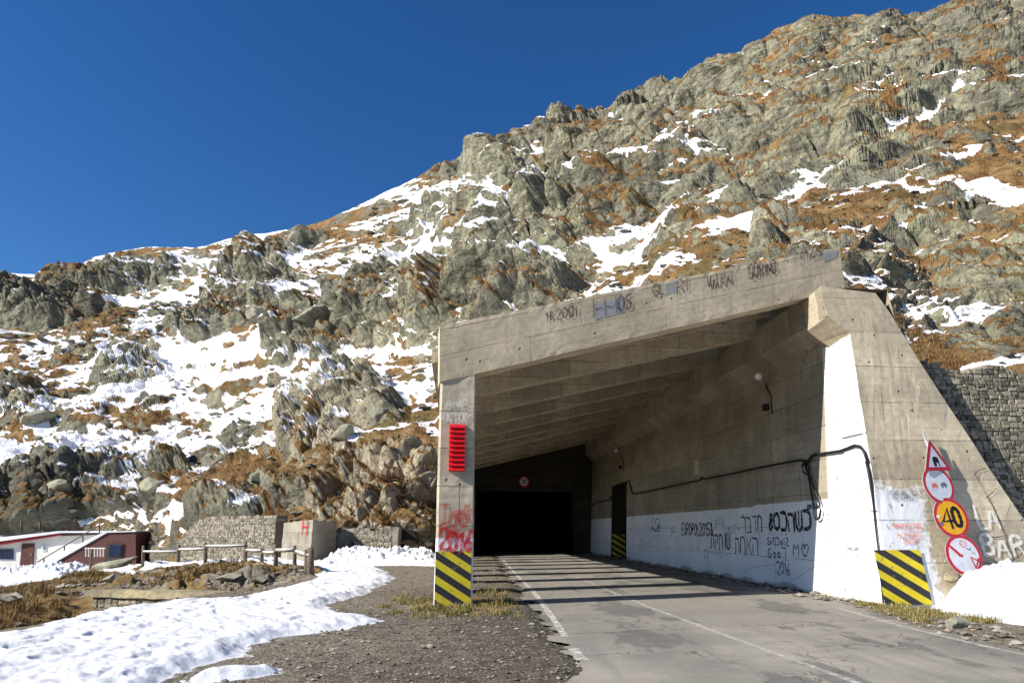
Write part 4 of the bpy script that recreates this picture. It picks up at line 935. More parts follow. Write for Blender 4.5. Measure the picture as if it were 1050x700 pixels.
# -- wing wall
def wframe(px, py, off=.024): return plane_frame(wpt(px, py, off), WD, WU, WN)
sw = 15.2/726*1.05
for s, px, py, hpx, wpx, mat, wdd in (('LA',1004,541,20,25,'spray_white2',.07),('BAR',1010,569,19,46,'spray_white2',.075),('PROTECTURI',918,542,4.5,28,'spray_orange',.035),('ATHENS',921,551,5,25,'spray_orange',.035),('AUTO',927,557,4,17,'spray_orange',.032),
                                ('BOSS DEL SUD',912,507,3.5,31,'spray_faint',.035),('NOI SIMPLE',914,512,3.2,26,'spray_faint',.03)):
    write('graffiti', s, hpx*sw, wdd, wframe(px, py), M[mat], WING, width=wpx*sw, seed=px)
hazard(WING, wframe(907.5, 620), 1.02, 1.06, .62, 5, .006)
draw('crack_line', [[((wpt(x, y)-WP0).dot(WD), (wpt(x, y)-WP0).dot(WU)) for x, y in l] for l in (((1005,497),(1011,508),(1018,520),(1024,533),(1030,548),(1035,566),(1038,590)),((1011,510),(1017,505),(1022,500)),((1005,497),(999,486),(1003,482),(1010,480)),((1005,545),(1012,549),(1020,551),(1030,549)),((1036,575),(1045,570),(1050,563)))], .022, plane_frame(WP0, WD, WU, WN*1.0) if False else (lambda u, v, off: WP0+WD*u+WU*v+WN*(off+.018)), M['spray_black'], WING)
# ------------------------------------------------------------------ things on the gallery
# louvred red panel on the pillar
a_, b_ = ppt(460,483,.03), ppt(477,435,.03); panel = empty('reflector_panel', 'red louvred metal panel fixed to the front of the concrete pillar', 'panel', a_)
def local(o, name, bm, mat, **k):
    x = bm_obj(name, bm, mat, o, **k); x.matrix_parent_inverse = o.matrix_basis.inverted() if False else Matrix.Translation(-o.location); return x
bm = bmesh.new(); pw = (b_-a_).dot(FD); phh = b_.z-a_.z; ns = 10
add_prism(bm, [a_, a_+FD*pw, a_+FD*pw+BU*phh, a_+BU*phh], -FN*.025); local(panel, 'backplate', bm, M['red_panel'])
for i in range(ns):
    bm = bmesh.new(); z0 = phh*i/ns+.01; p = a_+BU*z0+FN*.002
    add_prism(bm, [p+FN*.002, p+FN*.062+BU*.01, p+FN*.055+BU*.03, p+BU*(phh/ns-.012)], FD*pw); local(panel, 'louvre', bm, M['red_panel'])
def disc(bm, c, U, V, N, r, n=40, z0=0, z1=None, mat=0):
    if z1 is None:
        f = bm.faces.new([bm.verts.new(c+U*r*math.cos(2*math.pi*k/n)+V*r*math.sin(2*math.pi*k/n)+N*z0) for k in range(n)]); f.material_index = mat
    else:
        add_prism(bm, [c+U*r*math.cos(2*math.pi*k/n)+V*r*math.sin(2*math.pi*k/n)+N*z0 for k in range(n)], N*(z1-z0), mat)
def ring(bm, c, U, V, N, r0, r1, z, n=48):
    A_ = [bm.verts.new(c+(U*math.cos(2*math.pi*k/n)+V*math.sin(2*math.pi*k/n))*r0+N*z) for k in range(n)]; B_ = [bm.verts.new(c+(U*math.cos(2*math.pi*k/n)+V*math.sin(2*math.pi*k/n))*r1+N*z) for k in range(n)]
    for k in range(n): bm.faces.new((A_[k], A_[(k+1) % n], B_[(k+1) % n], B_[k]))
# road sign stack on a leaning post in front of the wing
OFFS = .24
SB = wpt(1000, 625, OFFS)
signs = empty('sign_post', 'leaning steel post carrying four traffic signs against the concrete wing wall', 'signs', SB)
sc_ = lambda px, py: wpt(px, py, OFFS)
c1, c2, c3, c4 = sc_(959,471), sc_(962.5,497), sc_(975.5,530.5), sc_(988.5,569)
bm = bmesh.new(); top = sc_(947.5,442)-WN*.05; dirp = (c4-c2).normalized()
add_tube(bm, [top, c1-WN*.05-WD*.02, c2-WN*.05, c3-WN*.05, c4-WN*.05, c4+dirp*1.6-WN*.05], .028, 10); local(signs, 'pole', bm, M['sign_back'], smooth=True)
def sframe(cp, tilt, yaw=0):
    Vv = (WU*math.cos(R(tilt))-WD*math.sin(R(tilt))); U = (WD*math.cos(R(tilt))+WU*math.sin(R(tilt)))
    N = U.cross(Vv).normalized(); N = N if N.dot(WN) > 0 else -N
    if yaw:
        Mx = Matrix.Rotation(R(yaw), 3, Vv); U = Mx @ U; N = Mx @ N
    return U.normalized(), Vv.normalized(), N
def round_sign(name, cp, r, face, tilt, yaw=0, label=None, plate_edge=True):
    U, Vv, N = sframe(cp, tilt, yaw); s = bpy.data.objects.new(name, None)
    bm = bmesh.new(); disc(bm, cp, U, Vv, N, r, 48, -.02, .0); o = local(signs, name, bm, M['sign_back'], smooth=False)
    if label: o['label'] = label
    bm = bmesh.new(); disc(bm, cp, U, Vv, N, r*.985, 48, .002); x = bm_obj('border', bm, M['sign_red'], o, uv=False)
    bm = bmesh.new(); disc(bm, cp, U, Vv, N, r*.83, 48, .004); bm_obj('face', bm, M[face], o, uv=False)
    return o, plane_frame(cp, U, Vv, N)
# tunnel warning triangle
U, Vv, N = sframe(c1, 4, 14)
tri = [c1+U*-.40+Vv*-.24, c1+U*.40+Vv*-.24, c1+Vv*.46]
def tri_scaled(k, z): g = (tri[0]+tri[1]+tri[2])/3; return [g+(p-g)*k+N*z for p in tri]
bm = bmesh.new(); add_prism(bm, tri_scaled(1, -.02), N*.02); ts = local(signs, 'warning_sign', bm, M['sign_back'])
for nm, k, z, mt in (('border', .985, .002, 'sign_red'), ('face', .66, .004, 'sign_white')):
    bm = bmesh.new(); bm.faces.new([bm.verts.new(p) for p in tri_scaled(k, z)]); bm_obj(nm, bm, M[mt], ts, uv=False)
bm = bmesh.new(); fr = plane_frame((tri[0]+tri[1]+tri[2])/3, U, Vv, N)
bm.faces.new([bm.verts.new(fr(u, v, .006)) for u, v in ((-.09,-.135),(-.09,.02),(-.07,.06),(0,.075),(.065,.06),(.085,.02),(.085,-.135),(.055,-.135),(.05,-.06),(.0,-.06),(-.005,-.135))])
bm_obj('symbol', bm, M['sign_black'], ts, uv=False)
# no overtaking
s2, fr = round_sign('overtaking_sign', c2, .40, 'sign_white', 6, 10)
for nm, x0, mt in (('symbol', -.20, 'sign_orange'), ('symbol', .05, 'sign_grey')):
    bm = bmesh.new()
    for pts in (((0,.02),(.16,.02),(.16,-.035),(0,-.035)), ((.02,.02),(.05,.05),(.12,.05),(.14,.02)), ((.015,-.035),(.05,-.035),(.05,-.07),(.015,-.07)), ((.11,-.035),(.145,-.035),(.145,-.07),(.11,-.07))):
        bm.faces.new([bm.verts.new(fr(u+x0, v, .006)) for u, v in pts])
    bm_obj(nm, bm, M[mt], s2, uv=False)
# speed limit 40
s3, fr = round_sign('speed_limit_sign', c3, .415, 'sign_yellow', 6, 6)
ls = [[(-.05+0, -.19), (-.05, .19), (-.235, -.06), (.0, -.06)]]
z_ = chaikin([(.13,.19),(.055,.15),(.045,0),(.055,-.15),(.13,-.19),(.205,-.15),(.215,0),(.205,.15),(.13,.19)], 2)
bm = bmesh.new(); ribbons(bm, ls+[z_], .082, fr, lift=.006); bm_obj('numerals', bm, M['sign_black'], s3, uv=False)
for (u, v, rx, mt) in ((-.32,.05,.05,'sign_white'),(-.30,-.10,.055,'sign_grey')):
    bm = bmesh.new(); bm.faces.new([bm.verts.new(fr(u+rx*math.cos(a), v+rx*.75*math.sin(a), .009)) for a in np.linspace(0, 2*math.pi, 9)[:-1]]); bm_obj('sticker', bm, M[mt], s3, uv=False)
# bottom prohibition sign, half scratched
s4, fr = round_sign('prohibition_sign', c4, .415, 'sign_white', 6, 4)
for i, (ln, wd_) in enumerate((([(-.27,.22),(-.13,.06),(-.10,.01),(-.06,.0)], .07), ([(.17,-.26),(.14,-.05),(.30,-.15)], .055), ([(.20,-.24),(.30,-.10)], .05))):
    bm = bmesh.new(); ribbons(bm, [ln], wd_, fr, lift=.006+.001*i); bm_obj('slash', bm, M['sign_red'], s4, uv=False)
bm = bmesh.new(); ribbons(bm, [chaikin([(-.02,.24),(.03,.29),(.12,.27),(.14,.2),(.08,.15),(0,.17),(-.02,.24)], 2), [(.0,.22),(.1,.22)]], .016, fr, lift=.006); bm_obj('sticker', bm, M['sign_orange'], s4, uv=False)
bm = bmesh.new(); ribbons(bm, [[(.12,.12),(.18,.09),(.2,.12)], [(.22,.03),(.26,.0)]], .03, fr, lift=.006); bm_obj('sticker', bm, M['sign_grey'], s4, uv=False)
# 30 limit sign over the tunnel mouth
c30 = gp(4.05, LEN-.16, 4.55); t30 = empty('speed_sign', 'small dim round 30 speed limit sign above the dark tunnel mouth', 'sign', c30)
U, Vv, N = TT, BU, -AX; cx = c30
for nm, rr, z, mt in (('plate', .36, 0, 'sign_red'), ('face', .26, .004, 'sign_white')):
    bm = bmesh.new(); disc(bm, cx, U, Vv, N, rr, 40, -.02 if nm == 'plate' else z, 0.0 if nm == 'plate' else None); local(t30, nm, bm, M[mt])
bm = bmesh.new(); l3, w3 = letters('30', .30, .5, .2, .0); ribbons(bm, [[(a-w3/2+.02, b-.15) for a, b in l] for l in l3], .05, plane_frame(cx, U, Vv, N), lift=.008); local(t30, 'numerals', bm, M['sign_black'], uv=False)
# cable along the wall
def cpt(px, py, off=.06): return lpt(px, py, off)
main = [(602,521),(605,519),(612,514.5),(626,512),(629,503),(632,497),(645,493),(648.5,506),(660,504.5),(690,498),(718,492),(719,489.5),(722,491),(745,486.5),(770,481),(800,475),(820,471.5),(828,472.5),(833,466.5),(845,464.5),(862,462),(870,459),(876,456.5),(882,457.5),(886,463),(889.5,473)]
loop = [[(823,471.5),(826,478),(829,487),(831,498),(834,516),(835,527),(837,532.5),(840,531),(841.5,524),(840.5,516),(836,503),(832,492),(828,482),(826,476),(830,471),(836,465)], [(826,473),(822.5,477),(824,484),(828,486.5),(830,480),(827,474)]]
cab = empty('power_cable', 'black power cable sagging along the graffiti wall with a hanging loop', 'cable', cpt(740, 488))
bm = bmesh.new(); add_tube(bm, [cpt(*p) for p in main], .032, 7); local(cab, 'main_run', bm, M['cable'], smooth=True)
bm = bmesh.new()
for l in loop: add_tube(bm, [cpt(*p, .085) for p in l], .026, 7)
local(cab, 'hanging_loop', bm, M['cable'], smooth=True)
bm = bmesh.new()
edge_pts = [(889.5,473),(892,483),(894,495),(896.5,515),(899,540),(902,565),(905,598),(907,618)]
add_tube(bm, [lpt(x-1.2, y, .05) for x, y in edge_pts], [.03, .035, .03, .02, .018, .018, .018, .018], 7); local(cab, 'down_lead', bm, M['cable'], smooth=True)
# wall lamps on swan arms
def wall_lamp(pxh, pyh, k, label):
    hd = lpt(pxh, pyh, .55); base = lpt(pxh+7*k, pyh+9*k, .02); o = empty('wall_lamp', label, 'lamp', base, group='lamps on the gallery wall')
    bm = bmesh.new(); ax = (hd-base).normalized()
    add_tube(bm, [base, base+ax*.3, base+ax*((hd-base).length-.22)], .025, 8); local(o, 'arm', bm, M['lamp_metal'], smooth=True)
    bm = bmesh.new(); L0 = hd-ax*.25
    add_tube(bm, [L0, L0+ax*.06, L0+ax*.16], [.04, .075, .085], 14); local(o, 'housing', bm, M['lamp_metal'], smooth=True)
    bm = bmesh.new(); add_tube(bm, [L0+ax*.16, L0+ax*.24, L0+ax*.34, L0+ax*.40, L0+ax*.425], [.085, .11, .105, .07, .02], 14); local(o, 'shade', bm, M['lamp_glass'], smooth=True)
    bm = bmesh.new(); b2 = lpt(pxh+12.5*k, pyh+20*k, .03); b3 = lpt(pxh+13.5*k, pyh+38*k, .03); add_tube(bm, [base, b2, b3], .018, 6); local(o, 'conduit', bm, M['cable'], smooth=True)
    bm = bmesh.new(); bx = lpt(pxh+7.5*k, pyh+31.5*k, .06); add_box(bm, (-.09, -.09, -.09), (.09, .09, .09), Matrix.Translation(bx)); local(o, 'junction_box', bm, M['cable'])
wall_lamp(778, 386, 1, 'white wall lamp higher up, nearer the front beam'); wall_lamp(632, 461.5, .55, 'small white wall lamp deep inside above the dark niche')
bxp = lpt(715.5, 479, .05); bm = bmesh.new(); Mx = Matrix.Translation(bxp) @ Matrix((( *(-AX), 0), (*WNI, 0), (*WT_UP, 0), (0, 0, 0, 1))).transposed()
add_box(bm, (-.22, -.05, -.26), (.22, .05, .26), Mx); jb = bm_obj('cable_box', bm, M['concrete']); tag(jb, 'grey box fixed to the wall just above the black cable', 'box')
# ------------------------------------------------------------------ stone walls
def stone_wall(name, p0, p1, topz, botz, th, size, mat, label, seed=0, coping=None, lean=Vector((0, 0, 0)), facing=None):
    """courses of individual stones over a dark core, one mesh; p0 -> p1 in plan, topz(s), botz(s) with s in 0..1"""
    rs = random.Random(seed); p0, p1 = Vector(p0), Vector(p1); Lw = (p1-p0).length; U = (p1-p0)/Lw; N = Vector((U.y, -U.x, 0)); N = N if facing is None or N.dot(facing) > 0 else -N
    V, Fs, vals = [], [], []
    zmin = min(botz(i/20) for i in range(21)); zmax = max(topz(i/20) for i in range(21)); z = zmin
    while z < zmax:
        rh = size*rs.uniform(.55, 1.15); x = -rs.random()*size
        while x < Lw:
            wd = size*rs.uniform(.8, 2.3); s = min(max((x+wd/2)/Lw, 0), 1); zc = z+rs.uniform(-.25, .25)*size*.5
            if zc+rh*.6 < topz(s) and zc+rh > botz(s) and x+wd > 0:
                d = th*.5+rs.uniform(-.03, .05)*size*4*.5; b = len(V); val = rs.random()
                x0, x1, h1 = max(x, 0)+.012, min(x+wd, Lw)-.012, rh*rs.uniform(.86, .99)
                for k, (dn, sh) in enumerate(((-th*.3, 1), (d-.05*size*2, 1), (d, .74))):
                    cx, cz = (x0+x1)/2, zc+h1/2
                    for (sx, sz) in ((-1, -1), (1, -1), (1, 1), (-1, 1), ):
                        jx, jz = rs.uniform(-.14, .14)*min(wd, rh), rs.uniform(-.14, .14)*rh
                        q = p0+U*(cx+sx*(x1-x0)/2*sh+jx)+N*(dn+rs.uniform(-.03, .03)*size*2)+Vector((0, 0, cz+sz*h1/2*sh+jz)); q += lean*(q.z)
                        V.append(q)
                for k in (0, 1):
                    o1, o2 = b+4*k, b+4*k+4
                    for i in range(4): Fs.append((o1+i, o1+(i+1) % 4, o2+(i+1) % 4, o2+i))
                Fs.append((b+8, b+9, b+10, b+11)); vals += [val]*12
            x += wd
        z += rh*.93
    # core
    n = 30; b = len(V)
    for i in range(n+1):
        s = i/n; p = p0+U*Lw*s
        for dn in (th*.5-.06, -th*.5):
            for zz in (botz(s)-.3, topz(s)-size*.25): V.append(p+N*dn+Vector((0, 0, zz))+lean*zz)
    for i in range(n):
        a = b+4*i; c = a+4
        Fs += [(a, a+1, c+1, c), (a+2, a+3, c+3, c+2), (a+1, a+3, c+3, c+1)]
    for a in (b, b+4*n): Fs.append((a, a+1, a+3, a+2))
    vals += [.0]*(len(V)-b)
    me = bpy.data.meshes.new(name); me.from_pydata([tuple(v) for v in V], [], Fs); me.update()
    ca = me.attributes.new('stone', 'FLOAT', 'POINT'); ca.data.foreach_set('value', np.array(vals, np.float32))
    o = link(name, me, M[mat]); bm = bmesh.new(); bm.from_mesh(me); bmesh.ops.recalc_face_normals(bm, faces=bm.faces); bm.to_mesh(me); bm.free()
    return tag(o, label, 'stone wall')
Z3 = Vector((0, 0, 1)); CAMD = Vector((0, -1, 0))
q0, q1 = wpt(935, 400, -.35), wpt(1300, 400, -.35); q0.z = q1.z = 0
ztop = lambda s: 5.35-.35*s+.12*math.sin(s*31)
stone_wall('dry_stone_wall', (q0.x, q0.y, 0), (q1.x, q1.y, 0), lambda s: ztop(s), lambda s: .2, .7, .115, 'wall_stone', 'rough dry stone retaining wall right of the concrete wing, below the cliff', 5, lean=WBk*.10+Vector((0, 0, 0)), facing=CAMD)
a_, b_ = at(103, 604, 25.2), at(243, 606.5, 23.2); zt0, zt1 = a_.z, b_.z
lw = stone_wall('low_stone_wall', (a_.x, a_.y, 0), (b_.x, b_.y, 0), lambda s: zt0+(zt1-zt0)*s-.18, lambda s: zt0-1.6, .5, .17, 'wall_stone', 'low stone wall with pale coping slab behind the foreground snow', 8, facing=CAMD)
bm = bmesh.new(); d = (b_-a_); d.normalize(); nn = Vector((-d.y, d.x, 0)).normalized(); A_ = Vector((a_.x, a_.y, zt0)); B_ = Vector((b_.x, b_.y, zt1)); A_ += -d*.15; B_ += d*.6
add_hex(bm, [A_-nn*.34-Z3*.22, B_-nn*.34-Z3*.22, B_+nn*.4-Z3*.22, A_+nn*.4-Z3*.22, A_-nn*.34, B_-nn*.34, B_+nn*.4, A_+nn*.4]); roughen(bm, .3, .03, 5)
bm_obj('coping', bm, M['tan_stone'], lw)
a_, b_ = at(186, 570, 45.2), at(286, 570, 40.2)
tw_ = lambda s: np.interp(s, [0, .12, .3, 1], [at(190,556,43).z, at(200,540,43).z, at(215,529,42.6).z, at(283,528.5,41).z])
stone_wall('rubble_wall', (a_.x, a_.y, 0), (b_.x, b_.y, 0), lambda s: float(tw_(s))+.06*math.sin(s*40), lambda s: -.9, .8, .17, 'grey_stone', 'long grey rubble wall along the slope behind the wooden fence', 11, facing=CAMD)
# concrete block with the red H
HB = empty('concrete_block', 'weathered concrete block with a red letter H beside the rubble wall', 'block', at(306, 572, 37))
hA, hB = at(291, 535.5, 38.4), at(321, 533, 36.4); zt = hA.z
bm = bmesh.new(); n_ = Vector((hB.y-hA.y, -(hB.x-hA.x), 0)); n_.normalize(); bk = -n_*3.4 if n_.y < 0 else n_*3.4
bk = Vector((.12, 1, 0)).normalized()*3.4
lo = -.8; add_prism(bm, [Vector((hA.x,hA.y,lo)), Vector((hB.x,hB.y,lo)), Vector((hB.x,hB.y,hB.z)), Vector((hA.x,hA.y,zt))], bk); roughen(bm, .4, .045, 21); local(HB, 'body', bm, M['ruin_conc'])
hu = (hB-hA); hu.z = 0; hu.normalize(); hn = Vector((hu.y, -hu.x, 0)); h0 = at(312, 544.5, 37.0)
h0 = Vector((h0.x, h0.y, h0.z))+hn*.09
ls, W_ = letters('H', .62, .8, .28, .02, 0, 0); bm = bmesh.new(); ribbons(bm, [[(a-.1, b-.1) for a, b in l] for l in ls], .15, plane_frame(h0, hu, Z3, hn)); local(HB, 'letter', bm, M['spray_red'], uv=False)
# low concrete wall and rubble wall to the right of it, jamb and dark hole
bm = bmesh.new(); cA, cB = at(337, 543, 40.4), at(364, 541.5, 40.2)
add_prism(bm, [Vector((cA.x,cA.y,-.8)), Vector((cB.x,cB.y,-.8)), cB, cA], (0.05, .7, 0)); roughen(bm, .4, .05, 22)
tag(bm_obj('concrete_wall', bm, M['ruin_conc']), 'short pale concrete wall stub behind the ploughed snow heap, between block and rubble', 'wall')
a_, b_ = at(364.5, 570, 40), at(403, 570, 39.4); z1 = at(380, 541.5, 39.8).z
stone_wall('rubble_wall', (a_.x, a_.y, 0), (b_.x, b_.y, 0), lambda s: z1+.1*math.sin(s*9), lambda s: -.8, .6, .17, 'grey_stone', 'short rubble wall of dark and pale stones beside the cave hole', 14, facing=CAMD)
cv = empty('stone_shelter', 'dark square hole with pale jamb under the tan cliff above the snow', 'shelter', at(415, 565, 39.5))
bm = bmesh.new(); j0, j1 = at(402.5, 541, 39.0), at(407.5, 541, 39.0); add_prism(bm, [Vector((j0.x,j0.y,-.5)), Vector((j1.x,j1.y,-.5)), Vector((j1.x+.05,j1.y,j1.z)), Vector((j0.x,j0.y,j0.z+.05))], (.05, 1.2, 0)); roughen(bm, .3, .05, 23); local(cv, 'jamb', bm, M['ruin_conc'])
bm = bmesh.new(); e0, e1, e2, e3 = at(406, 566, 39.9), at(430, 566, 39.9), at(423, 543, 39.9), at(406, 541, 39.9); add_prism(bm, [e0, e1, at(428, 551, 39.9), e2, at(415, 541.5, 39.9), e3], (0, .5, 0)); local(cv, 'hole_shade', bm, M['dark'])  # solid near-black block stands in for the shade inside the hole
# ------------------------------------------------------------------ wooden fence
fence = empty('wooden_fence', 'weathered wooden post and rail fence with snow on its rails', 'fence', at(230, 578, 40))
posts = [(94,577,563,52,.09),(147,580,559,44.5,.10),(183,578,558.5,42.5,.11),(211,581,556,40,.11),(252,577,555.5,38,.11),(269,577,561.5,37,.10),(282.5,586,557.5,31.5,.10),(302.5,584,559,31,.09),(314,595,563,25.2,.09),(318.5,596,561,24.9,.13)]
PT = []
for px, yb, yt, Y, r in posts:
    b, t = at(px, yb, Y), at(px+random.uniform(-.5, .5), yt, Y); g_ = gzs(b.x, b.y); bm = bmesh.new()
    add_tube(bm, [Vector((b.x, b.y, min(b.z, g_)-.3)), (b+t)/2+Vector((random.uniform(-.02,.02), 0, 0)), t], [r*1.1, r, r*.85], 8); local(fence, 'post', bm, M['wood'], smooth=True); PT.append((b, t))
for i, j, y0, y1 in ((1,2,565.5,565.5),(2,3,563.5,562.8),(3,4,560,559.5),(4,5,564,565),(5,6,566.3,566.8),(6,7,564.2,564.0),(7,9,565.5,570)):
    A_, B_ = at(posts[i][0], y0, posts[i][3]), at(posts[j][0], y1, posts[j][3]); bm = bmesh.new()
    add_tube(bm, [A_-Vector((0, .1, 0)), (A_+B_)/2-Vector((0, .1, .03)), B_-Vector((0, .1, 0))], .045, 8); rl = local(fence, 'rail', bm, M['wood'], smooth=True)
    bm = bmesh.new(); add_tube(bm, [A_+Vector((.05, -.1, .055)), (A_+B_)/2+Vector((0, -.1, .04)), B_+Vector((-.05, -.1, .055))], [.035, .05, .035], 8); bm_obj('snow_cap', bm, M['snow'], rl, smooth=True, uv=False)
# ------------------------------------------------------------------ mountain hut
hut = empty('mountain_hut', 'low white hut with red annex, outside stair and snow-covered roof at far left', 'hut', at(40, 580, 62))
def hp(px, py, Y=62.): return at(px, py, Y)
def hpoly(nm, pts, Y, dep, mat, parent=None):
    bm = bmesh.new(); add_prism(bm, [at(x, y, Y) for x, y in pts], (0, dep, 0)); return local(hut, nm, bm, mat) if parent is None else bm_obj(nm, bm, mat, parent)
wallo = hpoly('white_wall', [(-70,590),(112,584),(112,546.5),(60,547.5),(0,557.5),(-70,567)], 62, 7, M['white_wash'])
hpoly('fascia', [(-74,569.5),(0,558.2),(62,548.2),(62,546.2),(0,554.8),(-74,565.5)], 61.6, 8, M['fascia_red'])
hpoly('fascia', [(62.3,549.2),(113,547.6),(113,546.0),(62.3,546.2)], 61.6, 8, M['pipe'])
rf = hpoly('roof', [(-74,565.3),(0,554.6),(62,546),(113,545.8),(113,544.5),(60,544.2),(0,550.5),(-74,561)], 61.5, 8.2, M['snow'])
wn = hpoly('window', [(-6,573.5),(14,573.5),(14,562),(-6,562)], 61.95, .1, M['sign_back']); hpoly('pane', [(-5.3,572.8),(3.6,572.8),(3.6,562.7),(-5.3,562.7)], 61.9, .04, M['glass'], wn); hpoly('pane', [(4.6,572.8),(13.3,572.8),(13.3,562.7),(4.6,562.7)], 61.9, .04, M['glass'], wn)
dr = hpoly('door', [(20,580),(33.5,580),(35,557),(22.5,557)], 61.9, .15, M['door_brown']); hpoly('handle', [(31.2,569),(31.8,569),(31.8,567),(31.2,567)], 61.8, .06, M['lamp_metal'], dr)
pq = hpoly('notice', [(42.5,564.5),(47,564.5),(47.3,558),(43,558)], 61.93, .06, M['sign_white']); hpoly('notice_print', [(44,563),(46,563),(46.2,559.3),(44.2,559.3)], 61.9, .02, M['sign_grey'], pq)
an = hpoly('annex_wall', [(56,584),(57,577),(110,546.6),(139,545.6),(139.5,584)], 59.6, 6, M['hut_red'])
hpoly('snow_ledge', [(55,577),(109.5,545.8),(139.5,544.8),(139.5,543.8),(108,544.6),(52,577)], 59.5, 6.2, M['snow'])
hpoly('stair', [(38,581),(41,576.5),(104,546.2),(104,584)], 60.4, 1.4, M['snow'])
ad = hpoly('annex_door', [(107,577),(124,577),(126,557),(110,557)], 59.5, .12, M['pipe']); hpoly('pane', [(111,570),(123,570),(124.5,558.5),(112.5,558.5)], 59.45, .03, M['glass'], ad)
bm = bmesh.new()
for x in range(88, 109, 3): add_tube(bm, [at(x, 570.5, 58.6), at(x, 561.5, 58.6)], .04, 6)
add_tube(bm, [at(87, 561.8, 58.6), at(108, 561.8, 58.6)], .05, 6); local(hut, 'picket_rail', bm, M['white_wash'])
bm = bmesh.new(); add_tube(bm, [at(38, 576, 60), at(102, 538, 60)], .05, 6)
for x, y0, y1 in ((45,576,571.5),(66,564,559.3),(85,556,548),(102,546,537)): add_tube(bm, [at(x, y0, 60), at(x, y1, 60)], .05, 6)
local(hut, 'handrail', bm, M['pipe'])
for x, y0, y1, r in ((22,551,533,.09),(41,549,535,.10),(77,546,531,.05)):
    bm = bmesh.new(); add_tube(bm, [at(x, y0, 65), at(x, y1, 65)], r, 8); local(hut, 'chimney_pipe', bm, M['pipe'], smooth=True)
# ------------------------------------------------------------------ boulders
def boulder_mesh(size, seed, sub=4, flat=(1, 1, 1)):
    bm = bmesh.new(); bmesh.ops.create_icosphere(bm, subdivisions=sub, radius=1); Pn = np.array([v.co for v in bm.verts])
    rs = np.random.default_rng(seed); r = np.ones(len(Pn))
    for _ in range(16):
        n = rs.normal(size=3); n /= np.linalg.norm(n); d = rs.uniform(.55, .9); c = Pn@n; r = np.minimum(r, np.where(c > 1e-3, d/np.maximum(c, 1e-3), 9))
    Pn = Pn*r[:, None]; Pn += .05*np.stack([fbm(Pn*2+seed+k, 800+k, 4) for k in range(3)], 1)
    Pn = Pn*np.array(size)*np.array(flat)
    for v, p in zip(bm.verts, Pn): v.co = p
    return bm
BO = [(384,419,24,20,'rock','large pale green boulder standing out on the snow slope left of the pillar'),(60,494,26,14,'pale_rock','pale slab boulder on top of the dark rock bank above the hut'),(35,428,42,16,'rock','long grey slab lying in snow on the far left slope'),(250,437,14,9,'rock','dark round boulder in the snow above the ruined rubble wall'),
      (152,497,22,13,'pale_rock','pale green boulder perched above the dark rocks over the red annex'),(318,319,36,17,'rock','broad grey green boulder half buried in the snowfield below the ridge'),(262,320,26,16,'rock','brown topped boulder beside a snow patch midway up left slope'),(303,244,18,20,'rock','pointed dark boulder standing on the skyline ridge'),
      (265,490,18,11,'rock','mossy boulder among orange grass over the rubble wall'),(350,443,26,18,'pale_rock','pale angular boulder in the rock pile below the largest pale boulder'),(245,414,14,9,'rock','small dark boulder upper in a pair on the snow slope')]
for i, (px, py, wpx, hpx, mt, lab) in enumerate(BO):
    p = on_mountain(px, py); k = p.y/726; sx, sz = wpx*k*.62, hpx*k*.78
    o = bm_obj('boulder', boulder_mesh((sx, sx*.8, sz), 900+i), M[mt], smooth=False, uv=False); o.location = p+Vector((0, sx*.25, -sz*.15)); o.rotation_euler = (0, R(-14), 0); tag(o, lab, 'boulder', 'boulders on the mountainside')
p = at(115, 577, 51); o = bm_obj('boulder', boulder_mesh((1.9, 1.1, .5), 931), M['pale_rock'], uv=False); o.location = (p.x, p.y, p.z-.15); o.rotation_euler = (0, R(-16), R(8)); tag(o, 'long tilted flat slab of rock below the red annex', 'boulder', 'boulders on the mountainside')
for px, py, wpx, hpx, lab in ((439,664,13,7,'pale loose stone on the gravel left of the road'),(985,606,0,0,''),):
    if not wpx: continue
    p = on_ground(px, py); k = p.y/726; o = bm_obj('stone', boulder_mesh((wpx*k*.55, wpx*k*.4, hpx*k*.6), 940), M['pale_rock'], uv=False); o.location = p; tag(o, lab, 'stone')
for px, py, wpx, hpx, lab in ((978,592,17,9,'flat tan stone on the snow bank under the prohibition sign'),(993,593,16,10,'brown stone lying to the right of the flat tan stone on the snow bank')):
    p = wpt(px, py, .35); k = p.y/726; o = bm_obj('stone', boulder_mesh((wpx*k*.6, wpx*k*.4, hpx*k*.65), 950+px), M['tan_stone'], uv=False); o.location = p; tag(o, lab, 'stone')
p = on_ground(980, 640, .05); o = bm_obj('stone', boulder_mesh((.22, .16, .16), 977), M['rock'], uv=False); o.location = p; tag(o, 'dark stone in the grass at the foot of the snow bank by the road', 'stone')
for px, py, wpx, hpx, lab in ((300,655,44,6,'broad flat stone edge poking out at the rim of the foreground snow'),(345,666,16,6,'small flat brown stone on the gravel near the snow rim'),(455,632,10,5,'dark stone on the gravel in front of the striped pillar'),(545,640,9,5,'dark lump of broken asphalt at the road edge')):
    p = on_ground(px, py); k = p.y/726; o = bm_obj('stone', boulder_mesh((wpx*k*.5, wpx*k*.35, hpx*k*.5), 960+px), M['rock'], uv=False); o.location = p; tag(o, lab, 'stone')
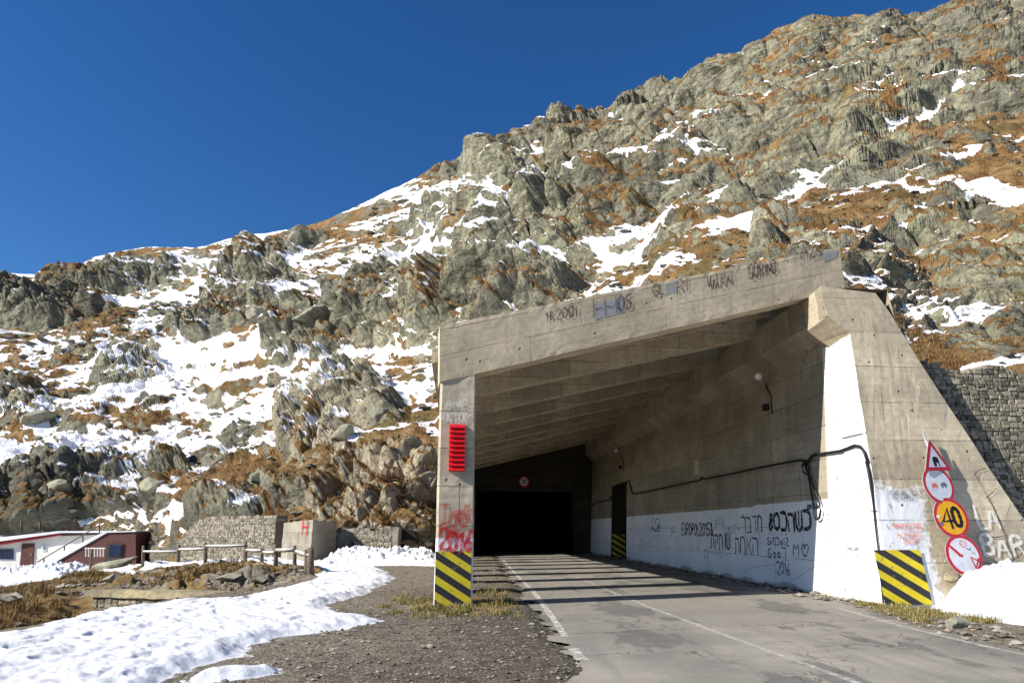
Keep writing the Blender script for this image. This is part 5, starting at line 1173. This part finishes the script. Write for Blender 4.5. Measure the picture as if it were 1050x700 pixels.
# ------------------------------------------------------------------ gravel (stuff)
def scatter_stones(name, pts, sizes, seed, mat, zf):
    rs = np.random.default_rng(seed); n = len(pts)
    base = np.array([(1,0,0),(0,1,0),(-1,0,0),(0,-1,0),(0,0,.8),(0,0,-.8),(.7,.7,.3),(-.7,.6,.35),(-.6,-.7,.3),(.65,-.7,.35)])
    tri = np.array([(0,6,4),(6,1,4),(1,7,4),(7,2,4),(2,8,4),(8,3,4),(3,9,4),(9,0,4),(6,0,5),(1,6,5),(7,1,5),(2,7,5),(8,2,5),(3,8,5),(9,3,5),(0,9,5)])
    a = rs.uniform(0, 6.28, n); c, s = np.cos(a), np.sin(a); B = base[None]*(1+rs.uniform(-.35, .35, (n, 10, 3)))*sizes[:, None, None]*np.array([1.15, .85, .6])
    X = B[..., 0]*c[:, None]-B[..., 1]*s[:, None]+pts[:, 0:1]; Yq = B[..., 0]*s[:, None]+B[..., 1]*c[:, None]+pts[:, 1:2]; Zq = B[..., 2]+(zf+sizes*.15)[:, None]
    V = np.stack([X, Yq, Zq], -1).reshape(-1, 3); Fq = (tri[None]+np.arange(n)[:, None, None]*10).reshape(-1, 3)
    me = arr_mesh(name, V, Fq, False); at_ = me.attributes.new('stone', 'FLOAT', 'POINT'); at_.data.foreach_set('value', np.repeat(rs.random(n), 10).astype(np.float32))
    return tag(link(name, me, M[mat]), kind='stuff')
def ground_pts(n, x0, x1, y0, y1, seed, keep):
    """more points near by than far off"""
    rs = np.random.default_rng(seed); y = y0*(y1/y0)**rs.random(n); x = (rs.uniform(x0, x1, n)-525)/726*y; m = keep(x, y); return np.stack([x[m], y[m]], 1)
kf = lambda x, y: (x < ed(ROAD_L, y)+.15) & (in_poly_sd(x, y, field) < -.03)
gp_ = ground_pts(15000, 60, 640, 6.2, 30, 5, kf); rs = np.random.default_rng(6); sz = .0075*(1+rs.pareto(1.9, len(gp_))).clip(1, 5)*(gp_[:, 1]/10)**.35
scatter_stones('gravel', gp_, sz, 7, 'gravel_stone', gz(gp_[:, 0], gp_[:, 1]))
gp_ = ground_pts(900, 855, 1140, 8.5, 15, 15, lambda x, y: (x > ed(ROAD_R, y)-.2) & (x < ed(ROAD_R, y)+1.1)); sz = .025*(1+np.random.default_rng(3).pareto(2, len(gp_))).clip(1, 4)
scatter_stones('gravel', gp_, sz, 17, 'gravel_stone', gz(gp_[:, 0], gp_[:, 1]))
gp_ = np.array([gp(8.42-random.random()**2*.8, random.uniform(-.5, 30), 0)[:2] for _ in range(900)]); sz = .03*(1+np.random.default_rng(4).pareto(2, len(gp_))).clip(1, 4)
scatter_stones('rubble', gp_, sz, 18, 'gravel_stone', np.zeros(len(gp_)))
# angular debris in the dip and scree on the left
poly = [tuple(at(*p)[:2]) for p in ((-40,640,18),(60,618,24),(118,606,26),(240,608,23.6),(318,598,24.5),(310,583,30),(250,580,37),(150,586,40),(60,598,38),(-40,600,44))]
rs = np.random.default_rng(8); pp = np.stack([rs.uniform(-38, -5, 9000), rs.uniform(14, 46, 9000)], 1); m = in_poly_sd(pp[:, 0], pp[:, 1], poly) > 0; pp = pp[m]; clump = fbm(np.stack([pp[:, 0]*.5, pp[:, 1]*.5, 0*pp[:, 0]], 1), 66, 3); pp = pp[clump > -.05]
sz = .07*(1+rs.pareto(2.0, len(pp))).clip(1, 6); scatter_stones('rubble', pp, sz, 9, 'grey_stone', gz(pp[:, 0], pp[:, 1]))
# ------------------------------------------------------------------ grass tufts (stuff)
def grass_tufts(name, pts, h, seed, mat, spread=.5, per=9, wd=.0045): return grass_blades(name, pts, gz(pts[:, 0], pts[:, 1]), h, seed, mat, spread, per, wd, .045)
def grass_blades(name, pts, z0, h, seed, mat, spread, per, wd, sp):
    rs = np.random.default_rng(seed); n = len(pts)*per; wd = np.repeat(np.broadcast_to(wd, len(pts)), per); sp = np.repeat(np.broadcast_to(sp, len(pts)), per)[:, None]; b = np.repeat(pts, per, 0)+rs.normal(0, 1, (n, 2))*sp; z = np.repeat(z0, per)
    hh = np.repeat(h, per)*rs.uniform(.5, 1.15, n); a = rs.uniform(0, 6.28, n); ln = rs.uniform(.15, spread*2, n); w_ = wd*rs.uniform(.7, 1.4, n)
    dx, dy = np.cos(a)*ln*hh, np.sin(a)*ln*hh; px, py = -np.sin(a)*w_, np.cos(a)*w_
    V = np.stack([np.stack([b[:, 0]-px, b[:, 1]-py, z-.03], 1), np.stack([b[:, 0]+px, b[:, 1]+py, z-.03], 1), np.stack([b[:, 0]+dx*.45+px*.8, b[:, 1]+dy*.45+py*.8, z+hh*.7], 1), np.stack([b[:, 0]+dx*.45-px*.8, b[:, 1]+dy*.45-py*.8, z+hh*.7], 1), np.stack([b[:, 0]+dx, b[:, 1]+dy, z+hh*(1-.25*ln)], 1)], 1).reshape(-1, 3)
    k = np.arange(n)[:, None]*5; Fq = np.concatenate([np.c_[k, k+1, k+2], np.c_[k, k+2, k+3], np.c_[k+3, k+2, k+4]])
    me = arr_mesh(name, V, Fq, False); v = np.clip(np.repeat(rs.random(len(pts)), per)*.7+rs.random(n)*.3, 0, 1); at_ = me.attributes.new('stone', 'FLOAT', 'POINT'); at_.data.foreach_set('value', np.repeat(v, 5).astype(np.float32))
    return tag(link(name, me, M[mat]), kind='stuff')
rs = np.random.default_rng(12)
pp = np.stack([rs.normal(-1.1, 1.0, 2600), rs.normal(15.2, 1.5, 2600)], 1); pp = pp[(pp[:, 0] < ed(ROAD_L, pp[:, 1])-.35) & (np.hypot((pp[:, 0]+.9)/1.9, (pp[:, 1]-15.6)/3.2) < 1)]
pp = pp[fbm(np.c_[pp*1.9, 0*pp[:, 0]], 87, 3) > .02+.25*(np.hypot((pp[:, 0]+.9)/1.9, (pp[:, 1]-15.6)/3.2)-.6)]
grass_tufts('grass', pp, rs.uniform(.03, .10, len(pp))*(1+1.2*rs.random(len(pp))**4), 21, 'yellow_grass', per=14)
yy = rs.uniform(12.2, 16.2, 1500); pp = np.stack([ed(ROAD_R, yy)+.25+rs.random(1500)**1.6*1.3, yy], 1); pp = pp[np.array([(Vector((x, y, 0))-WP0).dot(WN) > .0 or x < 7.45 for x, y in pp])]
pp = pp[fbm(np.c_[pp*1.1, 0*pp[:, 0]], 88, 2) > -.25]
grass_tufts('grass', pp, rs.uniform(.03, .10, len(pp))*(1+1.2*rs.random(len(pp))**4), 22, 'yellow_grass', per=10)
pp = np.stack([rs.uniform(-36, -8, 26000), rs.uniform(12, 48, 26000)], 1); bankp = [tuple(at(*p)[:2]) for p in ((-60,652,15),(10,640,17),(60,624,22),(112,605,26),(122,592,36),(90,585,46),(40,596,42),(-60,598,46))]
m = (in_poly_sd(pp[:, 0], pp[:, 1], bankp) > -.3) & (fbm(np.c_[pp*.5, 0*pp[:, 0]], 89, 3) > .0); grass_tufts('grass', pp[m], rs.uniform(.12, .42, m.sum())*(1+.6*vn(np.c_[pp[m]*.8, 0*pp[m][:, 0]], 92)), 23, 'dry_grass', per=11, wd=.009)
scp = [tuple(at(*p)[:2]) for p in ((118,604,26),(150,584,40),(250,580,36),(312,582,28),(322,598,24.3),(240,607,23.6))]
m = (in_poly_sd(pp[:, 0], pp[:, 1], scp) > -.2) & (fbm(np.c_[pp*.55, 0*pp[:, 0]], 90, 3) > .02); grass_tufts('grass', pp[m], rs.uniform(.12, .32, m.sum()), 24, 'dry_grass', per=9, wd=.011)
rs = np.random.default_rng(31)
vis_ = (SX > -20) & (SX < 1070) & (RVf > 1.05) & (RVf < 6.6)
pick = np.where(vis_ & (rk < .5) & (P2[:, 1] < 240))[0]; pick = rs.choice(pick, 9000, replace=False); pick = pick[fbm(PS[pick]*.9, 901, 3) > -.05]
sz = P2[pick, 1]*.00135*(1+rs.pareto(2.0, len(pick))).clip(1, 6)
scatter_stones('rubble', P2[pick, :2], sz, 33, 'mount_stone', P2[pick, 2])
pick = np.where(vis_ & (grass > .7) & (snow < .3) & (P2[:, 1] < 120))[0]; pick = rs.choice(pick, min(9000, len(pick)), replace=False)
hh_ = np.clip(P2[pick, 1]*.0032, .1, .34)*rs.uniform(.5, 1.2, len(pick))
grass_blades('grass', P2[pick, :2], P2[pick, 2], hh_, 34, 'dry_grass', .5, 7, P2[pick, 1]*.00032, .12*np.clip(P2[pick, 1]/40, .5, 2))
# dry shrub on the cliff
p = on_mountain(402, 490); sh = empty('dry_shrub', 'bare rusty shrub clinging to the tan cliff left of the pillar', 'shrub', p); bm = bmesh.new(); rs = random.Random(4)
for i in range(130):
    a, e, ln = rs.uniform(0, 6.28), rs.uniform(.05, 1.4), rs.uniform(.6, 1.25); d = Vector((math.cos(a)*math.cos(e)*1.25, math.sin(a)*math.cos(e), math.sin(e)*.8)); d2 = d+Vector((rs.uniform(-.4, .4), rs.uniform(-.4, .4), rs.uniform(-.3, .4)))
    add_tube(bm, [p-Vector((0, .2, 0)), p+d*ln*.5, p+d2*ln], [.03, .018, .006], 4, False)
local(sh, 'branches', bm, M['twig'])
